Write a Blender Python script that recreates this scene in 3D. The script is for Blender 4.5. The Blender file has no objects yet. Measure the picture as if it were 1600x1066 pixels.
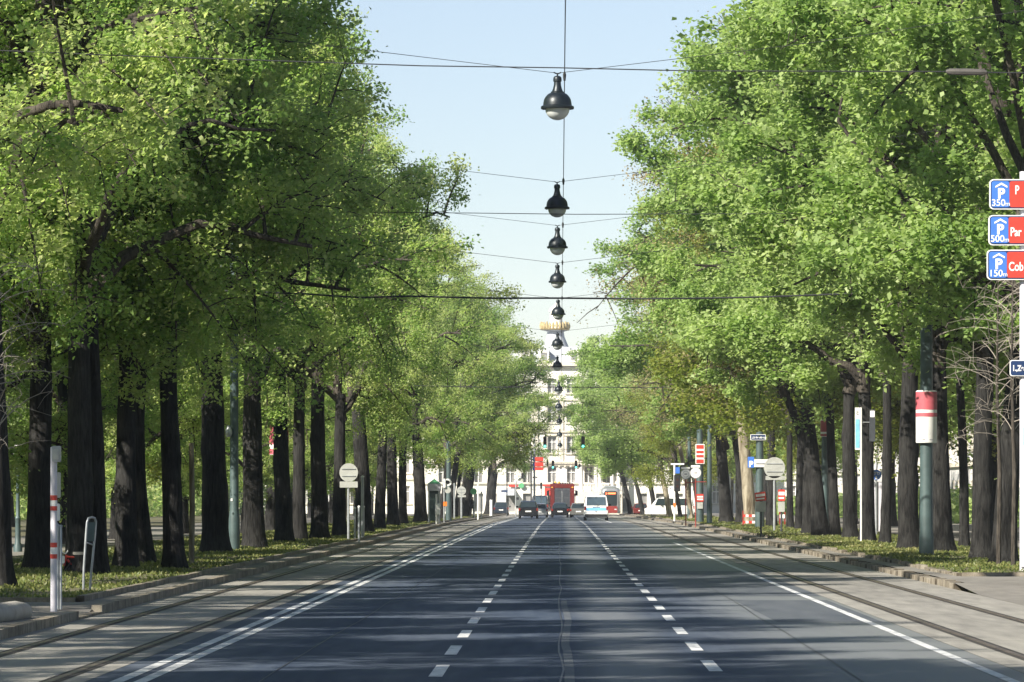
import bpy, bmesh, math, random
import numpy as np
from mathutils import Vector, Matrix, noise as mnoise

random.seed(7)
scene = bpy.context.scene
C = scene.collection
PI = math.pi
R = math.radians
F = 6800.0          # focal length in photo pixels (photo 1600 wide)
EYE = 1.8
VX, VY = 875.0, 775.0


def gz(y):          # the road runs level, then falls gently away
    return 0.0 if y < 272 else -0.0022 * (y - 272)


def depth(py, lift=0.15):
    """distance of a ground contact seen at photo row py"""
    z = F * (EYE - lift) / max(py - VY, 1.0)
    if z > 272:
        z = F * (EYE - lift - 0.0022 * 272) / (py - VY - F * 0.0022)
    return z


def at(px, py, Y):
    return Vector(((px - VX) * Y / F, Y, EYE - (py - VY) * Y / F))


def mpp(Y):         # metres per photo pixel
    return Y / F


# ------------------------------------------------------------------ materials
MATS = {}


def new_mat(name):
    m = bpy.data.materials.new(name)
    m.use_nodes = True
    nt = m.node_tree
    for n in list(nt.nodes):
        nt.nodes.remove(n)
    out = nt.nodes.new('ShaderNodeOutputMaterial')
    return m, nt, out


def N(nt, kind, **kw):
    n = nt.nodes.new(kind)
    for k, v in kw.items():
        if k.startswith('i_'):
            n.inputs[k[2:].replace('_', ' ')].default_value = v
        else:
            setattr(n, k, v)
    return n


def col4(c):
    return (c[0], c[1], c[2], 1.0)


def mat(name, c, rough=0.6, metal=0.0, var=0.25, scale=6.0, bump=0.0, spec=0.5, trans=0.0, emit=0.0, stretch=None, coat=0.0):
    if name in MATS:
        return MATS[name]
    m, nt, out = new_mat(name)
    p = N(nt, 'ShaderNodeBsdfPrincipled')
    p.inputs['Roughness'].default_value = rough
    p.inputs['Metallic'].default_value = metal
    p.inputs['Specular IOR Level'].default_value = spec
    p.inputs['Transmission Weight'].default_value = trans
    p.inputs['Coat Weight'].default_value = coat
    tc = N(nt, 'ShaderNodeTexCoord')
    src = tc.outputs['Object']
    if stretch:
        mp = N(nt, 'ShaderNodeMapping')
        mp.inputs['Scale'].default_value = stretch
        nt.links.new(src, mp.inputs['Vector'])
        src = mp.outputs['Vector']
    nz = N(nt, 'ShaderNodeTexNoise')
    nz.inputs['Scale'].default_value = scale
    nz.inputs['Detail'].default_value = 5
    nt.links.new(src, nz.inputs['Vector'])
    rp = N(nt, 'ShaderNodeValToRGB')
    rp.color_ramp.elements[0].position = 0.3
    rp.color_ramp.elements[1].position = 0.72
    rp.color_ramp.elements[0].color = col4([max(0, x * (1 - var)) for x in c])
    rp.color_ramp.elements[1].color = col4([min(1, x * (1 + var)) for x in c])
    nt.links.new(nz.outputs['Fac'], rp.inputs['Fac'])
    nt.links.new(rp.outputs['Color'], p.inputs['Base Color'])
    if bump:
        b = N(nt, 'ShaderNodeBump')
        b.inputs['Strength'].default_value = bump
        b.inputs['Distance'].default_value = 0.03
        nt.links.new(nz.outputs['Fac'], b.inputs['Height'])
        nt.links.new(b.outputs['Normal'], p.inputs['Normal'])
    if emit:
        p.inputs['Emission Color'].default_value = col4(c)
        p.inputs['Emission Strength'].default_value = emit
    nt.links.new(p.outputs['BSDF'], out.inputs['Surface'])
    MATS[name] = m
    return m


def leaf_mat(name, cols, transl=0.5, tcol=1.5):
    """leaf surface: colour differs leaf by leaf and tree by tree; light passes through"""
    m, nt, out = new_mat(name)
    a = N(nt, 'ShaderNodeAttribute', attribute_name='tint')
    oi = N(nt, 'ShaderNodeObjectInfo')
    ad = N(nt, 'ShaderNodeMath', operation='MULTIPLY_ADD')
    nt.links.new(oi.outputs['Random'], ad.inputs[0])
    ad.inputs[1].default_value = 0.34
    nt.links.new(a.outputs['Fac'], ad.inputs[2])
    rp = N(nt, 'ShaderNodeValToRGB')
    els = rp.color_ramp.elements
    while len(els) < len(cols):
        els.new(0.5)
    for i, c in enumerate(cols):
        els[i].position = i / (len(cols) - 1) * 0.92 + 0.04
        els[i].color = col4(c)
    dv = N(nt, 'ShaderNodeMath', operation='DIVIDE')
    nt.links.new(ad.outputs[0], dv.inputs[0])
    dv.inputs[1].default_value = 1.34
    nt.links.new(dv.outputs[0], rp.inputs['Fac'])
    p = N(nt, 'ShaderNodeBsdfPrincipled')
    p.inputs['Roughness'].default_value = 0.45
    p.inputs['Specular IOR Level'].default_value = 0.25
    nt.links.new(rp.outputs['Color'], p.inputs['Base Color'])
    t = N(nt, 'ShaderNodeBsdfTranslucent')
    mx = N(nt, 'ShaderNodeMix', data_type='RGBA', blend_type='MULTIPLY')
    mx.inputs['Factor'].default_value = 1.0
    nt.links.new(rp.outputs['Color'], mx.inputs['A'])
    mx.inputs['B'].default_value = (tcol * 1.0, tcol * 1.05, tcol * 0.72, 1)
    nt.links.new(mx.outputs['Result'], t.inputs['Color'])
    ms = N(nt, 'ShaderNodeMixShader')
    ms.inputs[0].default_value = transl
    nt.links.new(p.outputs[0], ms.inputs[1])
    nt.links.new(t.outputs[0], ms.inputs[2])
    nt.links.new(ms.outputs[0], out.inputs['Surface'])
    return m


def bark_mat(name, lo, hi, sc=1.0):
    m, nt, out = new_mat(name)
    p = N(nt, 'ShaderNodeBsdfPrincipled')
    p.inputs['Roughness'].default_value = 0.9
    p.inputs['Specular IOR Level'].default_value = 0.2
    tc = N(nt, 'ShaderNodeTexCoord')
    mp = N(nt, 'ShaderNodeMapping')
    mp.inputs['Scale'].default_value = (11 * sc, 11 * sc, 1.5 * sc)
    nt.links.new(tc.outputs['Object'], mp.inputs['Vector'])
    n1 = N(nt, 'ShaderNodeTexNoise')
    n1.inputs['Scale'].default_value = 1.6
    n1.inputs['Detail'].default_value = 7
    n1.inputs['Roughness'].default_value = 0.7
    n1.inputs['Distortion'].default_value = 0.6
    nt.links.new(mp.outputs['Vector'], n1.inputs['Vector'])
    n2 = N(nt, 'ShaderNodeTexNoise')
    n2.inputs['Scale'].default_value = 1.1
    nt.links.new(tc.outputs['Object'], n2.inputs['Vector'])
    mu = N(nt, 'ShaderNodeMath', operation='MULTIPLY_ADD')
    nt.links.new(n2.outputs['Fac'], mu.inputs[0])
    mu.inputs[1].default_value = 0.35
    ad = N(nt, 'ShaderNodeMath', operation='MULTIPLY_ADD')
    nt.links.new(n1.outputs['Fac'], ad.inputs[0])
    ad.inputs[1].default_value = 1.0
    ad.inputs[2].default_value = -0.17
    nt.links.new(ad.outputs[0], mu.inputs[2])
    rp = N(nt, 'ShaderNodeValToRGB')
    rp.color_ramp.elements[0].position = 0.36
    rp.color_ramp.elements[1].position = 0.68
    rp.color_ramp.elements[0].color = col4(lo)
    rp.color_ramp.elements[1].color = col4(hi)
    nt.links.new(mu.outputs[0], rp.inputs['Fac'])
    nt.links.new(rp.outputs['Color'], p.inputs['Base Color'])
    b = N(nt, 'ShaderNodeBump')
    b.inputs['Strength'].default_value = 0.9
    b.inputs['Distance'].default_value = 0.06
    nt.links.new(n1.outputs['Fac'], b.inputs['Height'])
    nt.links.new(b.outputs['Normal'], p.inputs['Normal'])
    nt.links.new(p.outputs[0], out.inputs['Surface'])
    return m


def ground_mat(name, cols, rough=0.85, scales=(0.25, 3.0, 40.0), stretch=(1, 0.12, 1), extra=None, spec=0.4, bump=0.15, joints=0.0):
    """paved / earth surface: three noise sizes, the middle one drawn out along the road"""
    m, nt, out = new_mat(name)
    p = N(nt, 'ShaderNodeBsdfPrincipled')
    p.inputs['Specular IOR Level'].default_value = spec
    tc = N(nt, 'ShaderNodeTexCoord')
    mp = N(nt, 'ShaderNodeMapping')
    mp.inputs['Scale'].default_value = stretch
    nt.links.new(tc.outputs['Object'], mp.inputs['Vector'])
    fac = None
    for s, w, v in zip(scales, (0.4, 0.35, 0.25), (mp.outputs['Vector'], mp.outputs['Vector'], tc.outputs['Object'])):
        n = N(nt, 'ShaderNodeTexNoise')
        n.inputs['Scale'].default_value = s
        n.inputs['Detail'].default_value = 4
        nt.links.new(v, n.inputs['Vector'])
        q = N(nt, 'ShaderNodeMath', operation='MULTIPLY_ADD')
        nt.links.new(n.outputs['Fac'], q.inputs[0])
        q.inputs[1].default_value = w
        q.inputs[2].default_value = 0.0
        if fac is not None:
            nt.links.new(fac, q.inputs[2])
        fac = q.outputs[0]
        last = n
    rp = N(nt, 'ShaderNodeValToRGB')
    els = rp.color_ramp.elements
    while len(els) < len(cols):
        els.new(0.5)
    for i, c in enumerate(cols):
        els[i].position = 0.36 + 0.28 * i / (len(cols) - 1)
        els[i].color = col4(c)
    nt.links.new(fac, rp.inputs['Fac'])
    colour = rp.outputs['Color']
    p.inputs['Roughness'].default_value = rough
    if joints:                     # slab joints across the bed
        sx = N(nt, 'ShaderNodeSeparateXYZ')
        nt.links.new(tc.outputs['Object'], sx.inputs[0])
        md = N(nt, 'ShaderNodeMath', operation='PINGPONG')
        nt.links.new(sx.outputs['Y'], md.inputs[0])
        md.inputs[1].default_value = joints
        lt = N(nt, 'ShaderNodeMath', operation='LESS_THAN')
        nt.links.new(md.outputs[0], lt.inputs[0])
        lt.inputs[1].default_value = 0.03
        mj = N(nt, 'ShaderNodeMix', data_type='RGBA', blend_type='MULTIPLY')
        nt.links.new(lt.outputs[0], mj.inputs['Factor'])
        nt.links.new(colour, mj.inputs['A'])
        mj.inputs['B'].default_value = (0.45, 0.43, 0.4, 1)
        colour = mj.outputs['Result']
    if extra:
        colour = extra(nt, tc, colour, p)
    nt.links.new(colour, p.inputs['Base Color'])
    b = N(nt, 'ShaderNodeBump')
    b.inputs['Strength'].default_value = bump
    b.inputs['Distance'].default_value = 0.01
    nt.links.new(last.outputs['Fac'], b.inputs['Height'])
    nt.links.new(b.outputs['Normal'], p.inputs['Normal'])
    nt.links.new(p.outputs[0], out.inputs['Surface'])
    return m


def road_extra(nt, tc, colour, p):
    """worn paler bands along the carriageway: the repaired outer lane and a polished tyre band, its sky sheen partly put in as paler colour"""
    sx = N(nt, 'ShaderNodeSeparateXYZ')
    nt.links.new(tc.outputs['Object'], sx.inputs[0])
    wob = N(nt, 'ShaderNodeTexNoise')
    wob.inputs['Scale'].default_value = 0.07
    wob.inputs['Detail'].default_value = 3
    nt.links.new(tc.outputs['Object'], wob.inputs['Vector'])
    xx = N(nt, 'ShaderNodeMath', operation='MULTIPLY_ADD')
    nt.links.new(wob.outputs['Fac'], xx.inputs[0])
    xx.inputs[1].default_value = 0.8
    nt.links.new(sx.outputs['X'], xx.inputs[2])
    rp = N(nt, 'ShaderNodeValToRGB')
    mr = N(nt, 'ShaderNodeMapRange')
    mr.inputs['From Min'].default_value = -4.6
    mr.inputs['From Max'].default_value = 5.4
    nt.links.new(xx.outputs[0], mr.inputs['Value'])
    nt.links.new(mr.outputs[0], rp.inputs['Fac'])
    pts = [(0.0, 0.05), (0.10, 0.12), (0.2, 0.0), (0.34, 0.10), (0.44, 0.0), (0.515, 0.0), (0.555, 0.46), (0.60, 0.44), (0.645, 0.05),  # middle peak: polished strip, part of its sky sheen painted as paler colour
           (0.71, 0.12), (0.78, 0.5), (0.88, 0.62), (1.0, 0.75)]
    els = rp.color_ramp.elements
    while len(els) < len(pts):
        els.new(0.5)
    for e, (q, v) in zip(els, pts):
        e.position = q
        e.color = (v, v, v, 1)
    mx = N(nt, 'ShaderNodeMix', data_type='RGBA')
    nt.links.new(rp.outputs['Color'], mx.inputs['Factor'])
    nt.links.new(colour, mx.inputs['A'])
    mx.inputs['B'].default_value = (0.21, 0.215, 0.21, 1)
    ro = N(nt, 'ShaderNodeMapRange')
    ro.inputs['To Min'].default_value = 0.85
    ro.inputs['To Max'].default_value = 0.34
    nt.links.new(rp.outputs['Color'], ro.inputs['Value'])
    nt.links.new(ro.outputs[0], p.inputs['Roughness'])
    return mx.outputs['Result']


M = {}
M['asphalt'] = ground_mat('asphalt', [(0.024, 0.037, 0.066), (0.043, 0.060, 0.094), (0.080, 0.098, 0.132)], 0.6, (0.5, 5.0, 60.0), (1, 0.07, 1), road_extra, spec=0.22)
M['bed'] = ground_mat('track_concrete', [(0.14, 0.135, 0.125), (0.235, 0.225, 0.205), (0.32, 0.305, 0.275)], 0.85, (0.4, 4.0, 50.0), (1, 0.10, 1), joints=3.0)
M['pave'] = ground_mat('pavement_asphalt', [(0.12, 0.11, 0.10), (0.17, 0.16, 0.145), (0.22, 0.205, 0.185)], 0.9, (0.5, 3.0, 50.0), (1, 0.5, 1))
M['kerb'] = ground_mat('kerb_stone', [(0.10, 0.082, 0.06), (0.19, 0.165, 0.13), (0.30, 0.27, 0.22)], 0.9, (1.5, 6.0, 40.0), (1, 1, 1), joints=0.5)
M['earth'] = ground_mat('verge_earth', [(0.045, 0.045, 0.022), (0.09, 0.085, 0.045), (0.15, 0.13, 0.085)], 0.95, (0.5, 3.0, 30.0), (1, 0.7, 1))
M['park'] = ground_mat('park_ground', [(0.05, 0.08, 0.02), (0.10, 0.13, 0.04), (0.22, 0.20, 0.14)], 0.95, (0.06, 0.6, 10.0), (1, 1, 1))
M['paint'] = ground_mat('road_paint', [(0.20, 0.21, 0.23), (0.52, 0.53, 0.54), (0.70, 0.70, 0.70)], 0.6, (2.0, 9.0, 60.0), (1, 0.3, 1))
M['seam'] = ground_mat('seam_tar', [(0.02, 0.02, 0.022), (0.03, 0.03, 0.033), (0.045, 0.045, 0.05)], 0.5)
M['patch'] = ground_mat('patch_asphalt', [(0.05, 0.06, 0.075), (0.075, 0.085, 0.10), (0.10, 0.11, 0.125)], 0.7)
M['groove'] = mat('groove_dark', (0.025, 0.022, 0.02), 0.9)
M['rail'] = mat('rail_steel', (0.16, 0.13, 0.11), 0.45, 0.6, 0.3, 4)
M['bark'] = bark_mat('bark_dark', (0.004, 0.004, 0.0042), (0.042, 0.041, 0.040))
M['bark_pale'] = bark_mat('bark_pale', (0.09, 0.07, 0.045), (0.38, 0.34, 0.26), 0.25)
M['twig_pale'] = mat('twig_pale', (0.26, 0.23, 0.20), 0.85)
M['branch'] = bark_mat('branch_dark', (0.018, 0.016, 0.014), (0.11, 0.095, 0.08))
M['leaf_left'] = leaf_mat('leaf_olive', [(0.11, 0.205, 0.055), (0.20, 0.295, 0.095), (0.315, 0.38, 0.15), (0.46, 0.48, 0.25)], 0.56, 1.75)
M['leaf_right'] = leaf_mat('leaf_fresh', [(0.15, 0.25, 0.07), (0.24, 0.345, 0.115), (0.335, 0.43, 0.17), (0.43, 0.51, 0.24)])
M['leaf_yellow'] = leaf_mat('leaf_yellow', [(0.09, 0.14, 0.02), (0.16, 0.21, 0.035), (0.24, 0.27, 0.06), (0.31, 0.31, 0.10)])
M['leaf_brown'] = leaf_mat('leaf_bud', [(0.22, 0.17, 0.10), (0.30, 0.24, 0.13), (0.34, 0.31, 0.15), (0.42, 0.38, 0.24)], 0.3)
M['grass'] = leaf_mat('grass_blade', [(0.05, 0.085, 0.02), (0.10, 0.13, 0.035), (0.18, 0.19, 0.065), (0.30, 0.28, 0.13)], 0.3)
M['lamp_metal'] = mat('lamp_metal', (0.012, 0.018, 0.024), 0.4, 0.3, 0.25, 8)
M['lamp_glass'] = mat('lamp_glass', (0.72, 0.76, 0.76), 0.25, 0, 0.12, 9, trans=0.35)
M['wire'] = mat('wire', (0.018, 0.02, 0.024), 0.6)
M['insulator'] = mat('insulator', (0.07, 0.065, 0.06), 0.7)
M['post_green'] = mat('post_green', (0.055, 0.085, 0.088), 0.5, 0.1, 0.2, 3)
M['post_grey'] = mat('galvanised', (0.34, 0.36, 0.38), 0.45, 0.5, 0.2, 5)
M['post_dark'] = mat('post_dark', (0.05, 0.055, 0.065), 0.5, 0.2)
M['white'] = mat('white_paint', (0.74, 0.74, 0.73), 0.5, 0, 0.06, 4)
M['lilac'] = mat('pale_lilac_paint', (0.52, 0.51, 0.57), 0.5, 0, 0.08, 4)
M['sign_back'] = mat('sign_back', (0.42, 0.43, 0.41), 0.55, 0.4, 0.12, 5)
M['red'] = mat('red_paint', (0.22, 0.025, 0.02), 0.45, 0, 0.1, 4)
M['red_sign'] = mat('red_sign', (0.48, 0.045, 0.03), 0.45, 0, 0.08, 4)
M['blue_sign'] = mat('blue_sign', (0.045, 0.15, 0.52), 0.45, 0, 0.08, 4)
M['navy_sign'] = mat('navy_sign', (0.012, 0.032, 0.10), 0.35, 0, 0.1, 4)
M['green_sign'] = mat('green_sign', (0.10, 0.36, 0.16), 0.5, 0, 0.1, 4)
M['orange'] = mat('orange_plastic', (0.62, 0.16, 0.02), 0.5)
M['black'] = mat('black_plastic', (0.012, 0.013, 0.015), 0.5)
M['grey_text'] = mat('grey_print', (0.25, 0.25, 0.27), 0.6)
M['tyre'] = mat('tyre_rubber', (0.018, 0.018, 0.018), 0.85)
M['rim'] = mat('rim_alloy', (0.42, 0.43, 0.45), 0.35, 0.8)
M['glass_car'] = mat('tinted_glass', (0.02, 0.03, 0.035), 0.06, 0, 0.1, 3, spec=0.8)
M['glass_pale'] = mat('tinted_glass_sky', (0.05, 0.075, 0.09), 0.05, 0, 0.2, 2, spec=1.0)
M['car_black'] = mat('car_black', (0.010, 0.011, 0.014), 0.25, 0.1, 0.15, 2, coat=0.6)
M['car_navy'] = mat('car_navy', (0.018, 0.028, 0.045), 0.28, 0.1, 0.15, 2, coat=0.6)
M['car_grey'] = mat('car_grey', (0.17, 0.17, 0.165), 0.3, 0.4, 0.15, 2, coat=0.5)
M['car_silver'] = mat('car_silver', (0.36, 0.37, 0.39), 0.3, 0.5, 0.12, 2, coat=0.5)
M['car_white'] = mat('car_white', (0.78, 0.78, 0.77), 0.3, 0, 0.05, 2, coat=0.5)
M['car_red'] = mat('truck_red', (0.115, 0.012, 0.011), 0.4, 0, 0.22, 2, coat=0.2)
M['sky_blue'] = mat('blue_band', (0.16, 0.42, 0.70), 0.4, 0, 0.08, 3)
M['door_grey'] = mat('door_grey', (0.09, 0.095, 0.11), 0.45, 0.3, 0.2, 3)
M['tail'] = mat('tail_red', (0.20, 0.02, 0.014), 0.25, 0, 0.2, 8)
M['amber'] = mat('amber_lens', (0.75, 0.36, 0.04), 0.3)
M['stone'] = mat('facade_stone', (0.72, 0.69, 0.64), 0.85, 0, 0.10, 0.5)
M['stone_trim'] = mat('facade_trim', (0.60, 0.55, 0.47), 0.85, 0, 0.16, 0.9)
M['stone_far'] = mat('facade_far', (0.55, 0.54, 0.55), 0.85, 0, 0.10, 0.4)
M['pane'] = mat('window_pane', (0.24, 0.235, 0.235), 0.12, 0, 0.3, 0.7, spec=0.7)
M['slate'] = mat('roof_slate', (0.36, 0.38, 0.41), 0.7, 0, 0.15, 1)
M['gold'] = mat('gilding', (0.46, 0.37, 0.19), 0.5, 0.3, 0.25, 3)
M['concrete'] = mat('concrete', (0.32, 0.30, 0.27), 0.9, 0, 0.2, 4, 0.4)
M['skin'] = mat('skin', (0.45, 0.28, 0.2), 0.6)
M['cloth_dark'] = mat('dark_cloth', (0.012, 0.013, 0.017), 0.9)
M['display'] = mat('display_red', (1.0, 0.16, 0.05), 0.5, 0, 0.02, 3, emit=1.6)
M['display_off'] = mat('display_dark', (0.03, 0.02, 0.02), 0.4)
M['signal_green'] = mat('signal_green_lit', (0.12, 0.95, 0.72), 0.4, 0, 0.02, 3, emit=2.2)
M['lens_off'] = mat('signal_lens_unlit', (0.05, 0.02, 0.015), 0.3)
M['banner_red'] = mat('banner_red', (0.42, 0.085, 0.11), 0.6, 0, 0.12, 3)
M['cyan_sign'] = mat('cyan_sign', (0.18, 0.48, 0.70), 0.5)


# ------------------------------------------------------------------ mesh helpers
class MB:
    def __init__(s):
        s.v = []
        s.f = []
        s.smooth = []

    def add(s, vs, fs, smooth=False):
        o = len(s.v)
        s.v += [tuple(v) for v in vs]
        s.f += [tuple(i + o for i in f) for f in fs]
        s.smooth += [smooth] * len(fs)
        return s

    def box(s, x0, x1, y0, y1, z0, z1):
        v = [(x0, y0, z0), (x1, y0, z0), (x1, y1, z0), (x0, y1, z0), (x0, y0, z1), (x1, y0, z1), (x1, y1, z1), (x0, y1, z1)]
        return s.add(v, [(0, 3, 2, 1), (4, 5, 6, 7), (0, 1, 5, 4), (1, 2, 6, 5), (2, 3, 7, 6), (3, 0, 4, 7)])

    def lathe(s, prof, n=24, c=(0, 0, 0), axis='z'):
        vs, fs = [], []
        for (r, z) in prof:
            for k in range(n):
                a = 2 * PI * k / n
                if axis == 'z':
                    vs.append((c[0] + r * math.cos(a), c[1] + r * math.sin(a), c[2] + z))
                elif axis == 'x':
                    vs.append((c[0] + z, c[1] + r * math.cos(a), c[2] + r * math.sin(a)))
                else:
                    vs.append((c[0] + r * math.sin(a), c[1] + z, c[2] + r * math.cos(a)))
        for i in range(len(prof) - 1):
            for k in range(n):
                k2 = (k + 1) % n
                fs.append((i * n + k, i * n + k2, (i + 1) * n + k2, (i + 1) * n + k))
        if prof[0][0] > 1e-5:
            fs.append(tuple(range(n - 1, -1, -1)))
        if prof[-1][0] > 1e-5:
            fs.append(tuple((len(prof) - 1) * n + k for k in range(n)))
        return s.add(vs, fs, True)

    def tube(s, pts, rad, n=8):
        pts = [Vector(p) for p in pts]
        if not hasattr(rad, '__len__'):
            rad = [rad] * len(pts)
        vs, fs = [], []
        up = Vector((0, 0, 1))
        prev = None
        for i, p in enumerate(pts):
            d = (pts[min(i + 1, len(pts) - 1)] - pts[max(i - 1, 0)]).normalized()
            ref = prev if prev is not None else (Vector((1, 0, 0)) if abs(d.z) > 0.8 else up)
            a = d.cross(ref)
            if a.length < 1e-4:
                a = d.cross(Vector((0, 1, 0)))
            a.normalize()
            b = a.cross(d).normalized()
            prev = b
            for k in range(n):
                t = 2 * PI * k / n
                vs.append(p + (a * math.cos(t) + b * math.sin(t)) * rad[i])
        for i in range(len(pts) - 1):
            for k in range(n):
                k2 = (k + 1) % n
                fs.append((i * n + k, i * n + k2, (i + 1) * n + k2, (i + 1) * n + k))
        fs.append(tuple(range(n - 1, -1, -1)))
        fs.append(tuple((len(pts) - 1) * n + k for k in range(n)))
        return s.add(vs, fs, True)

    def slab(s, quad, th):
        """thin plate on four corners, thickened along its normal"""
        q = [Vector(p) for p in quad]
        n = (q[1] - q[0]).cross(q[3] - q[0]).normalized() * th
        v = q + [p + n for p in q]
        return s.add(v, [(3, 2, 1, 0), (4, 5, 6, 7), (0, 1, 5, 4), (1, 2, 6, 5), (2, 3, 7, 6), (3, 0, 4, 7)])

    def disc(s, c, r, th, n=28):
        """round plate facing the camera side (-Y)"""
        s.lathe([(r, 0), (r, th)], n, c, 'y')
        s.smooth[-(n + 2):] = [False] * (n + 2)
        return s

    def rrect(s, x0, x1, z0, z1, r, y0, y1, n=5):
        pts = []
        for (cx, cz, a0) in ((x1 - r, z1 - r, 0), (x0 + r, z1 - r, 90), (x0 + r, z0 + r, 180), (x1 - r, z0 + r, 270)):
            for k in range(n + 1):
                a = R(a0 + 90 * k / n)
                pts.append((cx + r * math.cos(a), cz + r * math.sin(a)))
        m = len(pts)
        vs = [(x, y0, z) for x, z in pts] + [(x, y1, z) for x, z in pts]
        fs = [tuple(range(m)), tuple(range(2 * m - 1, m - 1, -1))]
        fs += [(i, m + i, m + (i + 1) % m, (i + 1) % m) for i in range(m)]
        return s.add(vs, fs)

    def mesh(s, name):
        me = bpy.data.meshes.new(name)
        me.from_pydata(s.v, [], s.f)
        me.polygons.foreach_set('use_smooth', s.smooth)
        if any(s.smooth):
            me.set_sharp_from_angle(angle=R(42))
        me.update()
        return me

    def build(s, name, material, parent=None, loc=(0, 0, 0)):
        me = s.mesh(name)
        me.materials.append(material)
        return link(name, me, parent, loc)


def link(name, me, parent=None, loc=(0, 0, 0)):
    o = bpy.data.objects.new(name, me)
    C.objects.link(o)
    o.location = loc
    if parent is not None:
        o.parent = parent
    return o


def tag(o, label, cat, group=None):
    o['label'] = label
    o['category'] = cat
    if group:
        o['group'] = group
    return o


def thing(name, loc, label, cat, group=None, rz=0.0):
    o = bpy.data.objects.new(name, None)
    o.empty_display_size = 0.3
    C.objects.link(o)
    o.location = loc
    o.rotation_euler = (0, 0, rz)
    return tag(o, label, cat, group)


def struct(o, kind='structure'):
    o['kind'] = kind
    return o


def copy_thing(root, loc, label, rz=None, group=None, scale=None):
    r = root.copy()
    C.objects.link(r)
    r.location = loc
    if rz is not None:
        r.rotation_euler = (0, 0, rz)
    if scale is not None:
        r.scale = (scale,) * 3
    r['label'] = label
    if group:
        r['group'] = group
    for ch in list(root.children):
        c = ch.copy()
        C.objects.link(c)
        c.parent = r
        for g in list(ch.children):
            d = g.copy()
            C.objects.link(d)
            d.parent = c
    return r


def lettering(text, size, material, parent, loc, name='lettering', ext=0.006, bold=0.0, align='LEFT'):
    cu = bpy.data.curves.new(name, 'FONT')
    cu.body = text
    cu.size = size
    cu.extrude = ext
    cu.offset = bold
    cu.align_x = align
    tmp = bpy.data.objects.new('tmp_text', cu)
    C.objects.link(tmp)
    bpy.context.view_layer.update()
    me = bpy.data.meshes.new_from_object(tmp.evaluated_get(bpy.context.evaluated_depsgraph_get()))
    bpy.data.objects.remove(tmp)
    bpy.data.curves.remove(cu)
    me.materials.clear()
    me.materials.append(material)
    me.name = name
    o = link(name, me, parent, loc)
    o.rotation_euler = (PI / 2, 0, 0)
    return o


def ysteps(y0, y1, st=12.0):
    n = max(1, int(math.ceil((y1 - y0) / st)))
    return [y0 + (y1 - y0) * i / n for i in range(n + 1)]


def sheet(name, x0, x1, y0, y1, dz, material, st=12.0):
    """ground sheet that follows the fall of the road"""
    mb = MB()
    ys = ysteps(y0, y1, st)
    vs, fs = [], []
    for y in ys:
        vs += [(x0, y, gz(y) + dz), (x1, y, gz(y) + dz)]
    for i in range(len(ys) - 1):
        fs.append((2 * i, 2 * i + 1, 2 * i + 3, 2 * i + 2))
    mb.add(vs, fs)
    return struct(mb.build(name, material))


def ridge(mb, x0, x1, y0, y1, z0, z1, st=12.0, jit=0.0):
    """kerb-like bar along the road"""
    ys = ysteps(y0, y1, st)
    vs, fs = [], []
    for y in ys:
        j, k = random.uniform(-jit, jit), random.uniform(-jit, jit) * 0.5
        g = gz(y)
        vs += [(x0 + j, y, g + z0), (x0 + j, y, g + z1 + k), (x1 + j, y, g + z1 + k), (x1 + j, y, g + z0)]
    for i in range(len(ys) - 1):
        a, b = 4 * i, 4 * i + 4
        fs += [(a, a + 1, b + 1, b), (a + 1, a + 2, b + 2, b + 1), (a + 2, a + 3, b + 3, b + 2)]
    n = len(vs)
    fs += [(0, 3, 2, 1), (n - 4, n - 3, n - 2, n - 1)]
    mb.add(vs, fs)


# ------------------------------------------------------------------ ground and road
YE = 590.0
mb = MB()
mb.add([(-4000, -600, -0.06), (4000, -600, -0.06), (4000, 272, -0.06), (-4000, 272, -0.06), (4000, 7000, gz(700) - 0.06), (-4000, 7000, gz(700) - 0.06),
        (4000, 700, gz(700) - 0.06), (-4000, 700, gz(700) - 0.06)], [(0, 1, 2, 3), (3, 2, 6, 7), (7, 6, 4, 5)])
struct(mb.build('ground', M['park']))
sheet('road', -4.6, 4.7, -60, 597, 0.0, M['asphalt'])
sheet('track_bed', -6.98, -4.6, -60, 597, 0.003, M['bed'])
sheet('track_bed', 4.7, 7.6, -60, 597, 0.003, M['bed'])
# left pavement strip, verge and park path
sheet('pavement', -7.55, -7.14, 67, 597, 0.125, M['pave'])
sheet('pavement', -40, -8.0, -60, 67.0, 0.12, M['pave'])
sheet('pavement', -8.0, -7.14, -60, 62.5, 0.12, M['pave'])
sheet('pavement', -40, -7.55, 67.0, 68.9, 0.12, M['pave'])
mb = MB()
mb.add([(-8.0, 62.5, 0.12), (-7.14, 62.5, 0.12), (-7.14, 63.4, 0.032), (-8.0, 63.4, 0.12), (-7.14, 66.0, 0.032), (-8.0, 66.0, 0.12), (-7.14, 67.0, 0.125), (-8.0, 67.0, 0.12)],
       [(0, 1, 2, 3), (3, 2, 4, 5), (5, 4, 6, 7)])
struct(mb.build('pavement', M['pave']))
sheet('verge', -15.0, -7.68, 69.0, 560, 0.15, M['earth'])
sheet('path', -22.0, -15.0, 67.0, 560, 0.145, M['pave'])
sheet('lawn', -60.0, -22.0, 67.0, 560, 0.15, M['earth'])
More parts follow.
